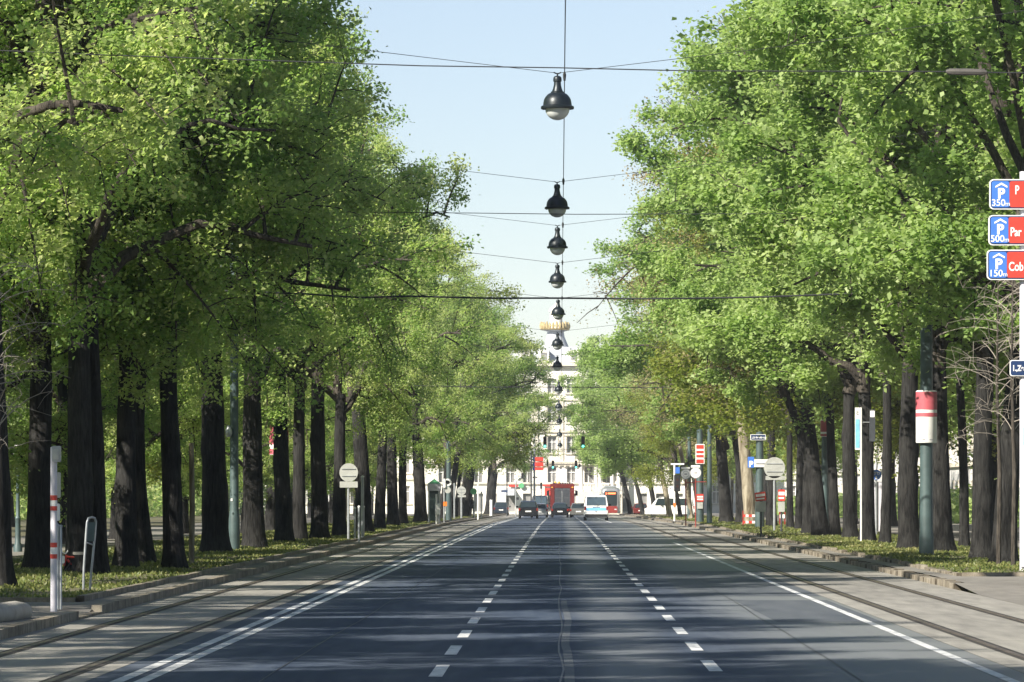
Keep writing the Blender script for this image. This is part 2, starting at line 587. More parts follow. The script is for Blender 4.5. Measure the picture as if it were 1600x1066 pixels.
# right: kerb, strip, verge, pavement behind
sheet('pavement', 7.6, 40, -60, 79.0, 0.006, M['pave'])
mb = MB()
mb.add([(7.6, 79, 0.006), (40, 79, 0.006), (40, 84, 0.125), (7.6, 84, 0.125)], [(0, 1, 2, 3)])
struct(mb.build('pavement', M['pave']))
sheet('pavement', 7.82, 8.36, 84.0, 597, 0.125, M['pave'])
sheet('verge', 8.36, 14.5, 91.0, 560, 0.165, M['earth'])
sheet('pavement', 8.36, 14.5, 84.0, 91.0, 0.12, M['pave'])
sheet('pavement', 14.5, 40, 84.0, 597, 0.12, M['pave'])

mb = MB()
ridge(mb, -7.14, -6.98, -60, 63.2, -0.05, 0.13, 2.0, 0.008)
ridge(mb, -7.14, -6.98, 63.2, 66.4, -0.05, 0.035, 2.0)
ridge(mb, -7.14, -6.98, 66.4, 597, -0.05, 0.135, 3.0, 0.012)
struct(mb.build('kerb', M['kerb']))
mb = MB()
ridge(mb, -7.68, -7.55, 69, 597, -0.05, 0.21, 3.0, 0.015)
mb.box(-15.0, -7.68, 68.85, 69.0, -0.05, 0.19)
struct(mb.build('kerb', M['kerb']))
mb = MB()
y = 84.0
while y < 560:                       # worn kerb blocks, each settled a little differently
    st = 1.0 if y < 200 else 4.0
    ridge(mb, 7.6 + random.uniform(-0.03, 0.02), 7.82, y, y + st - 0.05, -0.05, 0.125 + random.uniform(-0.03, 0.015), 4.0)
    y += st
struct(mb.build('kerb', M['kerb']))
mb = MB()
y = 91.0
while y < 560:
    st = 1.2 if y < 200 else 5.0
    ridge(mb, 8.26 + random.uniform(-0.06, 0.06), 8.40, y, y + st - 0.12, -0.05, 0.20 + random.uniform(-0.05, 0.03), 4.0)
    y += st
mb.box(8.4, 14.5, 90.9, 91.05, -0.05, 0.2)
struct(mb.build('kerb', M['kerb']))

# painted lines
mb = MB()


def line(mb, xa, xb, ya, yb, dz=0.004):
    ys = ysteps(ya, yb, 12)
    vs = []
    for y in ys:
        vs += [(xa, y, gz(y) + dz), (xb, y, gz(y) + dz)]
    mb.add(vs, [(2 * i, 2 * i + 1, 2 * i + 3, 2 * i + 2) for i in range(len(ys) - 1)])


line(mb, -4.35, -4.22, 20, 480)
line(mb, -4.12, -3.99, 20, 480)
line(mb, 4.33, 4.45, 20, 168)
line(mb, 3.5, 3.62, 300, 480)
k = 0
y0 = F * EYE / (1058 - VY)
for lane, ph in ((-1.24, 0.0), (1.60, 1.33)):
    y = y0 + ph - 6 * 8
    while y < 470:
        line(mb, lane - 0.07, lane + 0.07, y, y + 3.0)
        y += 6.0
struct(mb.build('road_marking', M['paint']))

mb = MB()                             # tar seam near the middle of the road, and the seam of the outer lane


def wobble_line(mb, x, w, ya, yb, amp, dz, st=2.5):
    ys = ysteps(ya, yb, st)
    vs = []
    for y in ys:
        d = amp * mnoise.noise(Vector((x * 9.1, y * 0.12, 0.3))) + 0.25 * amp * mnoise.noise(Vector((x * 9.1, y * 0.7, 4.3)))
        vs += [(x + d - w / 2, y, gz(y) + dz), (x + d + w / 2, y, gz(y) + dz)]
    mb.add(vs, [(2 * i, 2 * i + 1, 2 * i + 3, 2 * i + 2) for i in range(len(ys) - 1)])


wobble_line(mb, 0.0, 0.022, 20, 420, 0.07, 0.006)
wobble_line(mb, 2.95, 0.018, 20, 300, 0.05, 0.006)
wobble_line(mb, -2.9, 0.014, 20, 300, 0.05, 0.006)
struct(mb.build('road_seam', M['seam']))
mb = MB()
wobble_line(mb, 0.09, 0.10, 20, 75, 0.05, 0.003)
mb.add([(3.1, 62, 0.003), (4.6, 62, 0.003), (4.6, 75, 0.003), (3.0, 75, 0.003)], [(0, 1, 2, 3)])
mb.add([(2.2, 78, 0.003), (4.68, 78, 0.003), (4.68, 104, 0.003), (2.4, 104, 0.003)], [(0, 1, 2, 3)])
struct(mb.build('road_patch', M['patch']))

# rails: steel head lying between two dark grooves
for x, lab in ((-6.33, 'tram rail nearest the kerb below the striped pole'), (-4.93, 'tram rail beside the double white line'),
               (5.16, 'tram rail beside the single white line'), (6.62, 'tram rail nearest the worn stone kerb')):
    t = thing('tram_rail', (0, 0, 0), 'long steel ' + lab, 'rail', 'tram rails set in the concrete beds')
    mb = MB()
    line(mb, x - 0.105, x + 0.105, 10, 596, 0.007)
    mb.build('groove', M['groove'], t)
    mb = MB()
    ridge(mb, x - 0.04, x + 0.03, 10, 596, -0.02, 0.013, 12)
    mb.build('rail_head', M['rail'], t)


# ------------------------------------------------------------------ foliage
def leaf_arrays(pos, L, W, rng, droop=0.25):
    n = len(pos)
    a = rng.uniform(0, 2 * PI, n)
    b = rng.normal(droop, 0.45, n)
    d = np.stack([np.cos(a) * np.cos(b), np.sin(a) * np.cos(b), -np.sin(b)], 1)
    up = rng.normal(0, 0.42, (n, 3)) + np.array([0, 0, 1.0])
    s = np.cross(d, up)
    s /= np.linalg.norm(s, axis=1, keepdims=True) + 1e-9
    nn = np.cross(s, d)
    sc = rng.uniform(0.65, 1.3, (n, 1))
    l, w = L * sc, W * sc
    v = np.empty((n, 4, 3))
    v[:, 0] = pos
    v[:, 1] = pos + d * l * 0.45 + s * w * 0.5 + nn * l * 0.12
    v[:, 2] = pos + d * l
    v[:, 3] = pos + d * l * 0.45 - s * w * 0.5 + nn * l * 0.12
    return v.reshape(-1, 3)


def quad_mesh(name, v, tint, material):
    n = len(v) // 4
    me = bpy.data.meshes.new(name)
    me.vertices.add(4 * n)
    me.vertices.foreach_set('co', v.astype(np.float32).ravel())
    me.loops.add(4 * n)
    me.loops.foreach_set('vertex_index', np.arange(4 * n, dtype=np.int32))
    me.polygons.add(n)
    me.polygons.foreach_set('loop_start', np.arange(0, 4 * n, 4, dtype=np.int32))
    at_ = me.attributes.new('tint', 'FLOAT', 'FACE')
    at_.data.foreach_set('value', tint.astype(np.float32))
    me.update()
    me.materials.append(material)
    return me


def bez(p0, p1, p2, n):
    return [p0 * (1 - t) ** 2 + p1 * 2 * t * (1 - t) + p2 * t * t for t in [i / n for i in range(n + 1)]]


def crown_variant(seed, a=6.8, zc=12.2, c=7.6, limbs=12, leaves=60000, L=0.17, W=0.14, material=None, low=4.6, sig=(0.42, 0.30), narrow=0.3, rough=0.42, twig=1.0, thin=1.0):
    """skeleton of limbs, boughs and twigs grown from the top of the trunk out to an uneven crown; leaf clumps sit on the twigs"""
    rnd = random.Random(seed)
    rng = np.random.default_rng(seed)
    br = MB()
    lead = []
    p = Vector((0, 0, 4.9))
    for i in range(9):
        lead.append(p.copy())
        p = p + Vector((rnd.uniform(-0.35, 0.35), rnd.uniform(-0.35, 0.35), (zc + c * 0.82 - 4.9) / 8))
    br.tube(lead, [0.25 * (1 - 0.105 * i) for i in range(9)], 9)
    clumps = []

    def env(az, el):
        k = 1 + rough * mnoise.noise(Vector((math.cos(az) * 1.7 + seed, math.sin(az) * 1.7, el * 2.1)))
        q = 1 - narrow * max(0, math.sin(el))
        return Vector((a * q * k * math.cos(az) * math.cos(el), a * q * k * math.sin(az) * math.cos(el), zc + c * k * math.sin(el)))

    for i in range(limbs):
        f = (i + 0.5) / limbs
        el = R(-52 + 128 * f) + rnd.uniform(-0.12, 0.12)
        az = i * 2.399 + rnd.uniform(-0.3, 0.3)
        tgt = env(az, el)
        z0 = min(5.1 + 7.5 * f ** 1.2, tgt.z - 0.2) if tgt.z > 5.4 else 5.0
        s0 = Vector((0, 0, max(4.95, z0)))
        j = min(8, max(0, int((s0.z - 4.9) / ((zc + c * 0.82 - 4.9) / 8))))
        s0.x, s0.y = lead[j].x, lead[j].y
        mid = (s0 + tgt) / 2 + Vector((rnd.uniform(-0.6, 0.6), rnd.uniform(-0.6, 0.6), 1.6 * math.cos(el) + 0.3))
        pts = bez(s0, mid, tgt, 9)
        for q in pts[1:-1]:
            q += Vector((rnd.uniform(-0.14, 0.14), rnd.uniform(-0.14, 0.14), rnd.uniform(-0.14, 0.14)))
        r0 = (0.17 - 0.08 * f) * thin
        br.tube(pts, [r0 * (1 - 0.085 * q) for q in range(10)], 7)
        for b in range(7):
            t = 0.28 + 0.72 * (b + rnd.random() * 0.7) / 7
            i0 = min(8, int(t * 9))
            base = pts[i0].lerp(pts[i0 + 1], t * 9 - i0 if i0 < 9 else 1)
            rad = Vector((math.cos(az), math.sin(az), 0))
            dirv = (rad * rnd.uniform(0.2, 0.9) + Vector((rnd.uniform(-1, 1), rnd.uniform(-1, 1), rnd.uniform(-0.55, 0.8))))
            if f < 0.4 and rnd.random() < 0.4:
                dirv.z -= 1.1                  # lower boughs droop
            dirv.normalize()
            ln = rnd.uniform(1.5, 3.0)
            e = base + dirv * ln
            q = Vector((e.x / a, e.y / a, (e.z - zc) / c))
            if q.length > 1.22:
                ql = q.length / 1.12
                e = Vector((e.x / ql, e.y / ql, zc + (e.z - zc) / ql))
            e.z = max(e.z, low + rnd.uniform(-0.6, 0.6))
            m2 = (base + e) / 2 + Vector((0, 0, 0.25))
            p2 = bez(base, m2, e, 4)
            br.tube(p2, [0.055, 0.045, 0.034, 0.024, 0.012], 5)
            for t3 in range(6):
                tt = 0.25 + 0.75 * (t3 + rnd.random()) / 6
                ii = min(3, int(tt * 4))
                b3 = p2[ii].lerp(p2[ii + 1], tt * 4 - ii)
                d3 = Vector((rnd.gauss(0, 1), rnd.gauss(0, 1), rnd.gauss(-0.05, 0.6))).normalized() * rnd.uniform(0.5, 1.25)
                e3 = b3 + d3
                br.tube([b3, (b3 + e3) / 2 + Vector((0, 0, 0.06)), e3], [0.016 * twig, 0.012 * twig, 0.007 * twig], 4)
                clumps.append((e3, 1.0))
                clumps.append(((b3 + e3) / 2, 0.6))
    bme = br.mesh('branches')
    bme.materials.append(M['branch'])
    w = np.array([k[1] for k in clumps]) * rng.uniform(0.15, 1.9, len(clumps))
    cnt = np.maximum(1, (w / w.sum() * leaves)).astype(int)
    cen = np.repeat(np.array([tuple(k[0]) for k in clumps]), cnt, 0)
    ct = np.repeat(rng.uniform(0, 0.72, len(clumps)), cnt)
    n = len(cen)
    pos = cen + rng.normal(0, 1, (n, 3)) * np.array([sig[0], sig[0], sig[1]])
    tint = np.clip(ct + rng.uniform(0, 0.34, n), 0, 1)
    cme = quad_mesh('crown', leaf_arrays(pos, L, W, rng), tint, material)
    return bme, cme


VAR = {
    'left': [crown_variant(11 + i, a=6.6, zc=11.0, c=6.7, rough=0.30, material=M['leaf_left'], leaves=64000, L=0.128, W=0.104, sig=(0.25, 0.16), narrow=0.6, low=3.9) for i in range(3)],
    'right': [crown_variant(31 + i, a=7.3, limbs=13, material=M['leaf_right'], leaves=100000, L=0.165, W=0.14, sig=(0.27, 0.20), narrow=0.3) for i in range(3)],
    'yellow': [crown_variant(51 + i, a=6.2, zc=10.6, c=6.4, limbs=10, material=M['leaf_yellow'], leaves=46000, L=0.17, W=0.14, low=4.2) for i in range(2)],
    'bud': [crown_variant(74, a=6.8, limbs=12, material=M['leaf_brown'], leaves=42000, L=0.09, W=0.075, sig=(0.34, 0.28), twig=1.5, rough=0.12, thin=0.5)],
    'small': [crown_variant(81, a=5.2, zc=9.6, c=5.4, limbs=9, material=M['leaf_right'], leaves=34000, L=0.17, W=0.14, low=4.2)],
}


def trunk_mesh(r, h, lean, seed, flare=0.34, bend=0.0):
    rnd = random.Random(seed)
    n, rings = 24, 40
    vs, fs = [], []
    ph = rnd.uniform(0, 6)
    burls = [(rnd.uniform(0.5, h * 0.95), rnd.uniform(0, 2 * PI), rnd.uniform(0.08, 0.24), rnd.uniform(0.18, 0.4)) for _ in range(4)]
    for i in range(rings + 1):
        t = i / rings
        z = h * t - 0.12
        cx = lean[0] * t ** 1.3 + bend * math.sin(PI * t) + 0.05 * math.sin(3 * t + ph)
        cy = lean[1] * t ** 1.3 + 0.05 * math.cos(4 * t + ph)
        rr = r * (1 - 0.26 * t) * (1 + flare * math.exp(-max(z, 0) / 0.3))
        for k in range(n):
            a = 2 * PI * k / n
            d = 1 + 0.075 * mnoise.noise(Vector((math.cos(a) * 2.2, math.sin(a) * 2.2, z * 0.9 + seed))) \
                + 0.035 * mnoise.noise(Vector((math.cos(a) * 8, math.sin(a) * 8, z * 1.3 + seed))) \
                + 0.10 * math.exp(-max(z, 0) / 0.35) * math.sin(5 * a + ph)
            for bz, ba, bh, bw in burls:
                da = (a - ba + PI) % (2 * PI) - PI
                d += bh * math.exp(-((z - bz) / bw) ** 2 - (da / 0.55) ** 2)
            vs.append((cx + rr * d * math.cos(a), cy + rr * d * math.sin(a), z))
    for i in range(rings):
        for k in range(n):
            k2 = (k + 1) % n
            fs.append((i * n + k, i * n + k2, (i + 1) * n + k2, (i + 1) * n + k))
    fs.append(tuple(rings * n + k for k in range(n)))
    mb = MB()
    mb.add(vs, fs, True)
    return mb.mesh('trunk')


tree_no = [0]


def tree(x, y, r, kind, label, group, lean=(0, 0), h=6.0, sc=1.0, sz=1.0, rot=None, bark='bark', bend=0.0, name='street_tree', lift=0.15):
    tree_no[0] += 1
    k = tree_no[0]
    rnd = random.Random(900 + k)
    t = thing(name, (x, y, gz(y) + lift), label, 'tree', group)
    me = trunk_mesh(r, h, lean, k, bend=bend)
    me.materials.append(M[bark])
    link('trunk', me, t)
    bme, cme = VAR[kind][k % len(VAR[kind])]
    rz = rnd.uniform(0, 2 * PI) if rot is None else rot
    # crowns of the front rows grow away from the carriageway gap: tilted about the fork
    tilt = {'left': -7.5 if y < 320 else -2.5, 'right': 4.0 if y < 175 else -1.0}.get(kind, 0.0) * (1 if abs(x) < 13 else 0)
    ry = Matrix.Rotation(R(tilt), 3, 'Y')
    pv = Vector((0, 0, 5.2 * sz))
    for nm, m_ in (('branches', bme), ('crown', cme)):
        o = link(nm, m_, t, Vector((lean[0], lean[1], h - 5.9)) + pv - ry @ pv)
        o.rotation_euler = (ry @ Matrix.Rotation(rz, 3, 'Z')).to_euler()
        o.scale = (sc, sc, sz)
    return t


ORD = ['first', 'second', 'third', 'fourth', 'fifth', 'sixth', 'seventh', 'eighth', 'ninth', 'tenth', 'eleventh', 'twelfth', 'thirteenth',
       'fourteenth', 'fifteenth', 'sixteenth', 'seventeenth', 'eighteenth', 'nineteenth', 'twentieth', 'twenty-first', 'twenty-second']


def px_tree(px, py, w, kind, label, group, toppx=None, **kw):
    Y = depth(py)
    X = (px - VX) * Y / F
    r = w * 0.46 * mpp(Y)
    lean = ((toppx - px) * mpp(Y) if toppx is not None else random.uniform(-0.45, 0.45), random.uniform(-0.5, 0.5))
    return tree(X, Y, r, kind, label, group, lean=lean, **kw)


GL = 'front row of olive-leaved trees on the striped pole side'
left = [  # px, base row, width, top px, look
    (-10, 917, 56, -18, 'very thick dark trunk with flared roots'),
    (60, 893, 44, 64, 'thick trunk with bark lit along one side'),
    (121, 898, 46, 126, 'broad straight trunk with ridged bark'),
    (153, 897, 26, 146, 'slimmer dark trunk pressed against a broad one'),
    (200, 889, 38, 200, 'straight trunk with pale ridged patches'),
    (235, 881, 27, 224, 'trunk that bows outward at head height'),
    (269, 888, 36, 262, 'trunk with a smooth swollen middle'),
    (333, 865, 46, 334, 'wide black trunk beside the green column'),
    (397, 856, 37, 396, 'heavily furrowed trunk just past the green column'),
    (446, 848, 30, 434, 'trunk leaning away from the road'),
    (468, 845, 23, 470, 'narrow trunk between two leaning ones'),
    (500, 843, 29, 498, 'trunk with a broken bough stub'),
    (528, 839, 23, 534, 'trunk right behind the round sign'),
    (567, 832, 29, 560, 'dark trunk behind the grey posts'),
    (593, 827, 19, 597, 'slender trunk past the grey posts'),
    (613, 822, 20, 614, 'dark slender trunk in the thick of the row'),
    (630, 819, 15, 630, 'thin dark trunk deep in the row'),
    (656, 816, 22, 652, 'forked trunk just before the stop shelter'),
]
for i, (px, py, w, tp, look) in enumerate(left):
    kind = 'left'
    px_tree(px, py, w, kind, '%s, %s along the olive-leaved row' % (look, ORD[i]), GL, toppx=tp,  h=6.2 if py > 840 else 5.9,
            sc=(0.86 if py > 845 else 0.76) + 0.05 * (i % 3), sz=1.0 + 0.06 * (i % 4) - 0.05, bend=-0.25 if i == 5 else 0.0)
for (px, py, w, look) in ((713, 809, 7, 'brownish slim trunk beside the grey masts'), (729, 808, 14, 'dark trunk behind the green disc sign'),
                          (764, 803.5, 17, 'last dark trunk before the pale end building'), (690, 811, 9, 'slim trunk behind the stop shelter')):
    px_tree(px, py, w, 'left' if px != 713 else 'yellow', look + ' on the olive-leaved side', GL, sc=1.15, sz=1.18, h=5.2, toppx=px + 9)
tree(-9.4, 410, 0.3, 'left', 'leafy tree behind the grey masts on the olive-leaved side', GL, lean=(0.8, 0), sc=1.12, sz=1.18, h=5.6)
tree(-9.2, 365, 0.3, 'left', 'leafy tree above the stop kiosk on the olive-leaved side', GL, lean=(0.6, 0), sc=1.1, sz=1.12, h=5.8)
tree(-8.9, 535, 0.3, 'bud', 'almost bare tree with grey branches before the end building', None, lean=(0.4, 0), sc=1.0)

GR = 'front row of fresh green trees on the parking sign side'
right = [
    (1572, 882, 42, 1592, 'thick dark trunk by the street sign that leans outward', 'right'),
    (1537, 873, 36, 1540, 'straight thick trunk second from the street sign', 'right'),
    (1505, 855, 17, 1500, 'thin dark trunk standing behind two thick ones', 'right'),
    (1473, 865, 38, 1466, 'broad trunk immediately past the red and white post', 'right'),
    (1420, 861, 36, 1424, 'black trunk hugging the red and white post', 'right'),
    (1383, 850, 18, 1386, 'thin grey trunk with sprouting shoots', 'right'),
    (1354, 848, 26, 1348, 'smooth trunk beside the blue round cycle sign', 'right'),
    (1329, 842, 24, 1326, 'dark trunk behind the pale blue flag pole', 'right'),
    (1306, 838, 17, 1296, 'narrow trunk that sweeps up toward the road', 'right'),
    (1283, 838, 27, 1258, 'forked trunk with a limb reaching to the road', 'right'),
    (1262, 835, 22, 1266, 'pale-sided trunk at the grass edge', 'yellow'),
    (1250, 829, 13, 1252, 'slim trunk before the wide gap', 'yellow'),
    (1236, 825, 12, 1234, 'knobbly thin trunk wrapped in shoots', 'yellow'),
    (1204, 823, 17, 1206, 'dark trunk behind the round sign back', 'right'),
    (1157, 817, 17, 1158, 'dark trunk behind the pale plane tree', 'right'),
    (1134, 816, 22, 1126, 'stout trunk with a bare limb over the road', 'right'),
]
for i, (px, py, w, tp, look, kind) in enumerate(right):
    px_tree(px, py, w, kind, look + ', fresh green row', GR, toppx=tp, h=6.3, sc=1.2 if px < 1160 else 0.9 + 0.06 * (i % 4), sz=1.0 + 0.05 * (i % 3))
px_tree(1174, 819, 22, 'yellow', 'pale patchy plane trunk leaning toward the road', GR, toppx=1150, h=9.0, bark='bark_pale', sc=0.9)
px_tree(1079, 812, 9, 'yellow', 'small pale tree with forked branches by the round stop signs', GR, toppx=1062, h=5.6, bark='bark_pale', sc=0.62, sz=0.7)
for (px, py, w, look) in ((1046, 807.5, 10, 'whitish trunk beside the parked white van'), (1062, 809, 7, 'thin leaning trunk by the traffic signal post'),
                          (1024, 805.5, 9, 'dark trunk just beyond the parked white van'), (1004, 804.5, 8, 'dark far trunk, second beyond the white van'),
                          (986, 803.5, 9, 'dark far trunk closest to the tram')):
    px_tree(px, py, w, 'right' if px < 1040 else 'small', look, GR, sc=1.15, sz=1.08, h=5.0, toppx=px - 14, bark='bark_pale' if px == 1046 else 'bark')
GB = 'budding trees with sparse brown leaves'
tree(11.4, 187, 0.24, 'bud', 'tall brown-budded tree with open twigs showing sky behind the lamps', GB, lean=(-1.8, 0), h=6.5, sc=1.12, sz=1.08)
tree(11.2, 262, 0.24, 'bud', 'brown-budded tree showing between green crowns, middle one', GB, lean=(-0.8, 0), h=6.3, sc=0.95, sz=1.0)
tree(11.0, 345, 0.24, 'bud', 'smallest and farthest brown-budded tree above the tram', GB, lean=(-0.8, 0), h=6.0, sc=0.95, sz=0.95)

# rows behind, and the roadside trees that stand nearer than the picture shows, one row added for its shade
rr = random.Random(5)
GBL = 'trees in the park behind the olive-leaved row'
y = 84
while y < 470:
    tree(-19.5 + rr.uniform(-2, 2), y, rr.uniform(0.12, 0.24), rr.choice(['yellow', 'small', 'small']), 'park tree behind the olive-leaved front row', GBL,
         h=rr.uniform(4.2, 5.4), sc=rr.uniform(0.65, 0.85), sz=0.85, bark=rr.choice(['bark', 'bark_pale']), name='park_tree')
    y += rr.uniform(19, 30)
y = 96
while y < 470:
    tree(-31 + rr.uniform(-3, 3), y, rr.uniform(0.2, 0.3), rr.choice(['yellow', 'small', 'right']), 'park tree behind the olive-leaved front row', GBL,
         h=rr.uniform(4.4, 5.4), sc=rr.uniform(0.95, 1.25), name='park_tree')
    y += rr.uniform(28, 40)
for y_ in (92, 104, 117, 131, 146, 163, 181, 202, 226, 252, 282):
    tree(-13.2 + rr.uniform(-0.6, 0.6), y_ + rr.uniform(-3, 3), rr.uniform(0.16, 0.28), 'left', 'dark trunk standing close behind the olive-leaved front row', GBL,
         lean=(rr.uniform(-.3, .3), 0), h=5.2, sc=0.5, sz=0.6, name='park_tree')
for y_ in (88, 97, 108, 121, 137, 150, 170, 192, 214, 240, 268, 300):
    tree(-16.4 + rr.uniform(-0.9, 0.9), y_ + rr.uniform(-4, 4), rr.uniform(0.14, 0.26), 'small', 'dark trunk standing close behind the olive-leaved front row', GBL,
         lean=(rr.uniform(-.5, .5), 0), h=5.0, sc=0.6, sz=0.62, name='park_tree')
GBR = 'trees behind the fresh green row'
y = 100
while y < 470:
    tree(18.5 + rr.uniform(-1.2, 1.2), y, rr.uniform(0.16, 0.26), rr.choice(['yellow', 'right', 'small']), 'tree standing behind the fresh green front row', GBR,
         h=rr.uniform(4.9, 6), sc=rr.uniform(0.85, 1.1), name='park_tree')
    y += rr.uniform(13, 19)
GN = 'roadside trees nearer than the striped pole'
for y in (-38, -28, -18, -8, 1, 10, 19, 28):
    tree(-10.3 + rr.uniform(-0.3, 0.3), y, 0.3, 'left', 'unseen tree added to shade the road nearer than the striped pole', GN, h=6.0 if y < 50 else 8.0, sc=0.88 if y < 50 else 0.72, sz=1.0)
for y in (-45, -32, -19, -6, 7, 18, 27, 36, 45, 54, 63):  # unseen second row, added to throw shade over the near road
    tree(-17.5 + rr.uniform(-1, 1), y, 0.3, 'left', 'unseen tree added to shade the road nearer than the striped pole', GN, h=6.5, sc=0.95)
for y in (-10, 14, 36, 56):
    tree(17.5 + rr.uniform(-0.3, 0.3), y, 0.3, 'right', 'roadside tree nearer than the parking sign mast', 'roadside trees nearer than the parking sign mast', h=7.0, sc=0.95)


# limbs that stand out in the photo: long curved boughs, part of their tree
def bough(root_xy_name, pts_px, Y, r0, r1, off=0.0):
    pts = [at(px, py, Y + off * min(1.0, i / 3.0)) for i, (px, py) in enumerate(pts_px)]
    mb = MB()
    n = len(pts)
    mb.tube(pts, [r0 + (r1 - r0) * i / (n - 1) for i in range(n)], 10)
    root = root_xy_name
    o = mb.build('bough', M['branch'], root)
    o.location = -root.location
    return o


def find_tree(x, Y):
    best = None
    for o in C.objects:
        if o.parent is None and o.get('category') == 'tree':
            d = abs(o.location.x - x) + abs(o.location.y - Y)
            if best is None or d < best[0]:
                best = (d, o)
    return best[1]


def bough_px(basepx, basepy, pts, Yoff, r0, r1):
    Y = depth(basepy)
    t = find_tree((basepx - VX) * Y / F, Y)
    bough(t, pts, Y, r0, r1, Yoff)


bough_px(121, 898, [(124, 470), (136, 394), (155, 356), (173, 300), (197, 267), (225, 239), (263, 223), (290, 197), (328, 188), (375, 202), (431, 204)], -5.5, 0.13, 0.025)
bough_px(-10, 917, [(-30, 260), (0, 197), (37, 178), (80, 164), (127, 162), (192, 173)], -4.0, 0.13, 0.05)
bough_px(60, 893, [(58, 560), (57, 440), (60, 320), (55, 200), (62, 90), (66, 0)], -4.5, 0.25, 0.14)
bough_px(1537, 873, [(1540, 560), (1499, 494), (1468, 452), (1436, 404), (1415, 373), (1413, 341), (1402, 310), (1363, 257), (1336, 226), (1310, 189), (1316, 150)], -5.0, 0.17, 0.03)
bough_px(1420, 861, [(1416, 560), (1363, 488), (1331, 446), (1294, 420), (1240, 445)], -5.0, 0.12, 0.03)
bough_px(1134, 816, [(1134, 700), (1124, 666), (1112, 651), (1090, 629), (1070, 608), (1050, 590)], -4.0, 0.26, 0.10)
bough_px(468, 845, [(466, 600), (480, 585), (500, 565), (530, 545), (560, 520)], -4.5, 0.13, 0.04)
bough_px(764, 803.5, [(768, 740), (785, 722), (800, 712), (806, 690)], -4.0, 0.16, 0.05)
bough_px(1283, 838, [(1262, 640), (1236, 600), (1215, 560), (1200, 520)], -4.0, 0.18, 0.05)


def bare_sapling(x, Y, h, seed, label):
    rnd = random.Random(seed)
    t = thing('bare_sapling', (x, Y, gz(Y) + 0.15), label, 'tree', 'bare twiggy saplings')
    mb = MB()
    mb.tube([(0, 0, -0.1), (0.03, 0, h * 0.3), (-0.03, 0.03, h * 0.6), (0, 0, h)], [0.06, 0.05, 0.035, 0.01], 7)
    mb.build('trunk', M['branch'], t)
    mb = MB()
    for i in range(26):
        z = h * rnd.uniform(0.42, 0.98)
        a = rnd.uniform(0, 2 * PI)
        ln = rnd.uniform(0.7, 1.5)
        p0 = Vector((0, 0, z))
        p2 = p0 + Vector((math.cos(a) * ln, math.sin(a) * ln, rnd.uniform(-0.2, 0.7)))
        pts = bez(p0, (p0 + p2) / 2 + Vector((0, 0, 0.3)), p2, 5)
        mb.tube(pts, [0.011, 0.010, 0.009, 0.007, 0.005, 0.003], 5)
        for j in range(6):
            b = pts[rnd.randint(2, 5)]
            e = b + Vector((rnd.gauss(0, .35), rnd.gauss(0, .35), rnd.gauss(0.05, .25)))
            mb.tube([b, (b + e) / 2 + Vector((0, 0, .05)), e], [0.005, 0.004, 0.002], 4)
    mb.build('branches', M['twig_pale'], t)


bare_sapling((-8 - VX) * 74 / F, 74, 5.6, 3, 'bare sapling with pale twigs beside the thickest flared trunk')
bare_sapling((1583 - VX) * 99 / F, 99, 7.2, 4, 'bare sapling with pale twigs tangled behind the street sign')
bare_sapling((1560 - VX) * 101 / F, 101, 7.0, 9, 'bare pale sapling between the two thick trunks by the street sign')


# grass and low plants on the verges: one mass
def grass(name, x0, x1, y0, y1, n, hmin, hmax, seed, lift, label):
    rng = np.random.default_rng(seed)
    u = rng.uniform(0, 1, n)
    ys = y0 * (y1 / y0) ** u                       # denser close to the camera
    xs = rng.uniform(x0, x1, n)
    dens = np.array([0.6 * mnoise.noise(Vector((a * 0.9, b * 0.35, seed))) + 0.75 * mnoise.noise(Vector((a * 0.25, b * 0.06, seed + 3))) for a, b in zip(xs, ys)])
    keep = dens + rng.normal(0, 0.22, n) > 0.0
    xs, ys, dens = xs[keep], ys[keep], dens[keep]
    n = len(xs)
    hh = rng.uniform(hmin, hmax, n) * (0.7 + 0.9 * np.clip(dens + 0.2, 0, 1))
    zs = np.array([gz(b) for b in ys]) + lift - 0.01
    a = rng.uniform(0, 2 * PI, n)
    w = rng.uniform(0.007, 0.022, n) * (0.7 + ys / 120)
    sx, sy = np.cos(a) * w, np.sin(a) * w
    ax, ay = rng.normal(0, 0.5, n) * hh, rng.normal(0, 0.5, n) * hh
    v = np.empty((n, 4, 3))
    v[:, 0] = np.stack([xs, ys, zs], 1)
    v[:, 1] = np.stack([xs + ax * .6 - sx, ys + ay * .6 - sy, zs + hh * 0.62], 1)
    v[:, 2] = np.stack([xs + ax, ys + ay, zs + hh], 1)
    v[:, 3] = np.stack([xs + ax * .6 + sx, ys + ay * .6 + sy, zs + hh * 0.62], 1)
    tint = np.clip(0.35 + dens * 0.5 + rng.uniform(-0.3, 0.4, n), 0, 1)
    me = quad_mesh(name, v.reshape(-1, 3), tint, M['grass'])
    o = link(name, me)
    o['kind'] = 'stuff'
    tag(o, label, 'grass')


grass('grass', -14.5, -7.62, 69.2, 420, 170000, 0.02, 0.11, 2, 0.15, 'yellow-green grass and weeds on the verge under the olive-leaved trees')
grass('grass', 8.36, 14.0, 91.2, 420, 150000, 0.02, 0.10, 3, 0.165, 'yellow-green grass and weeds on the verge under the fresh green trees')
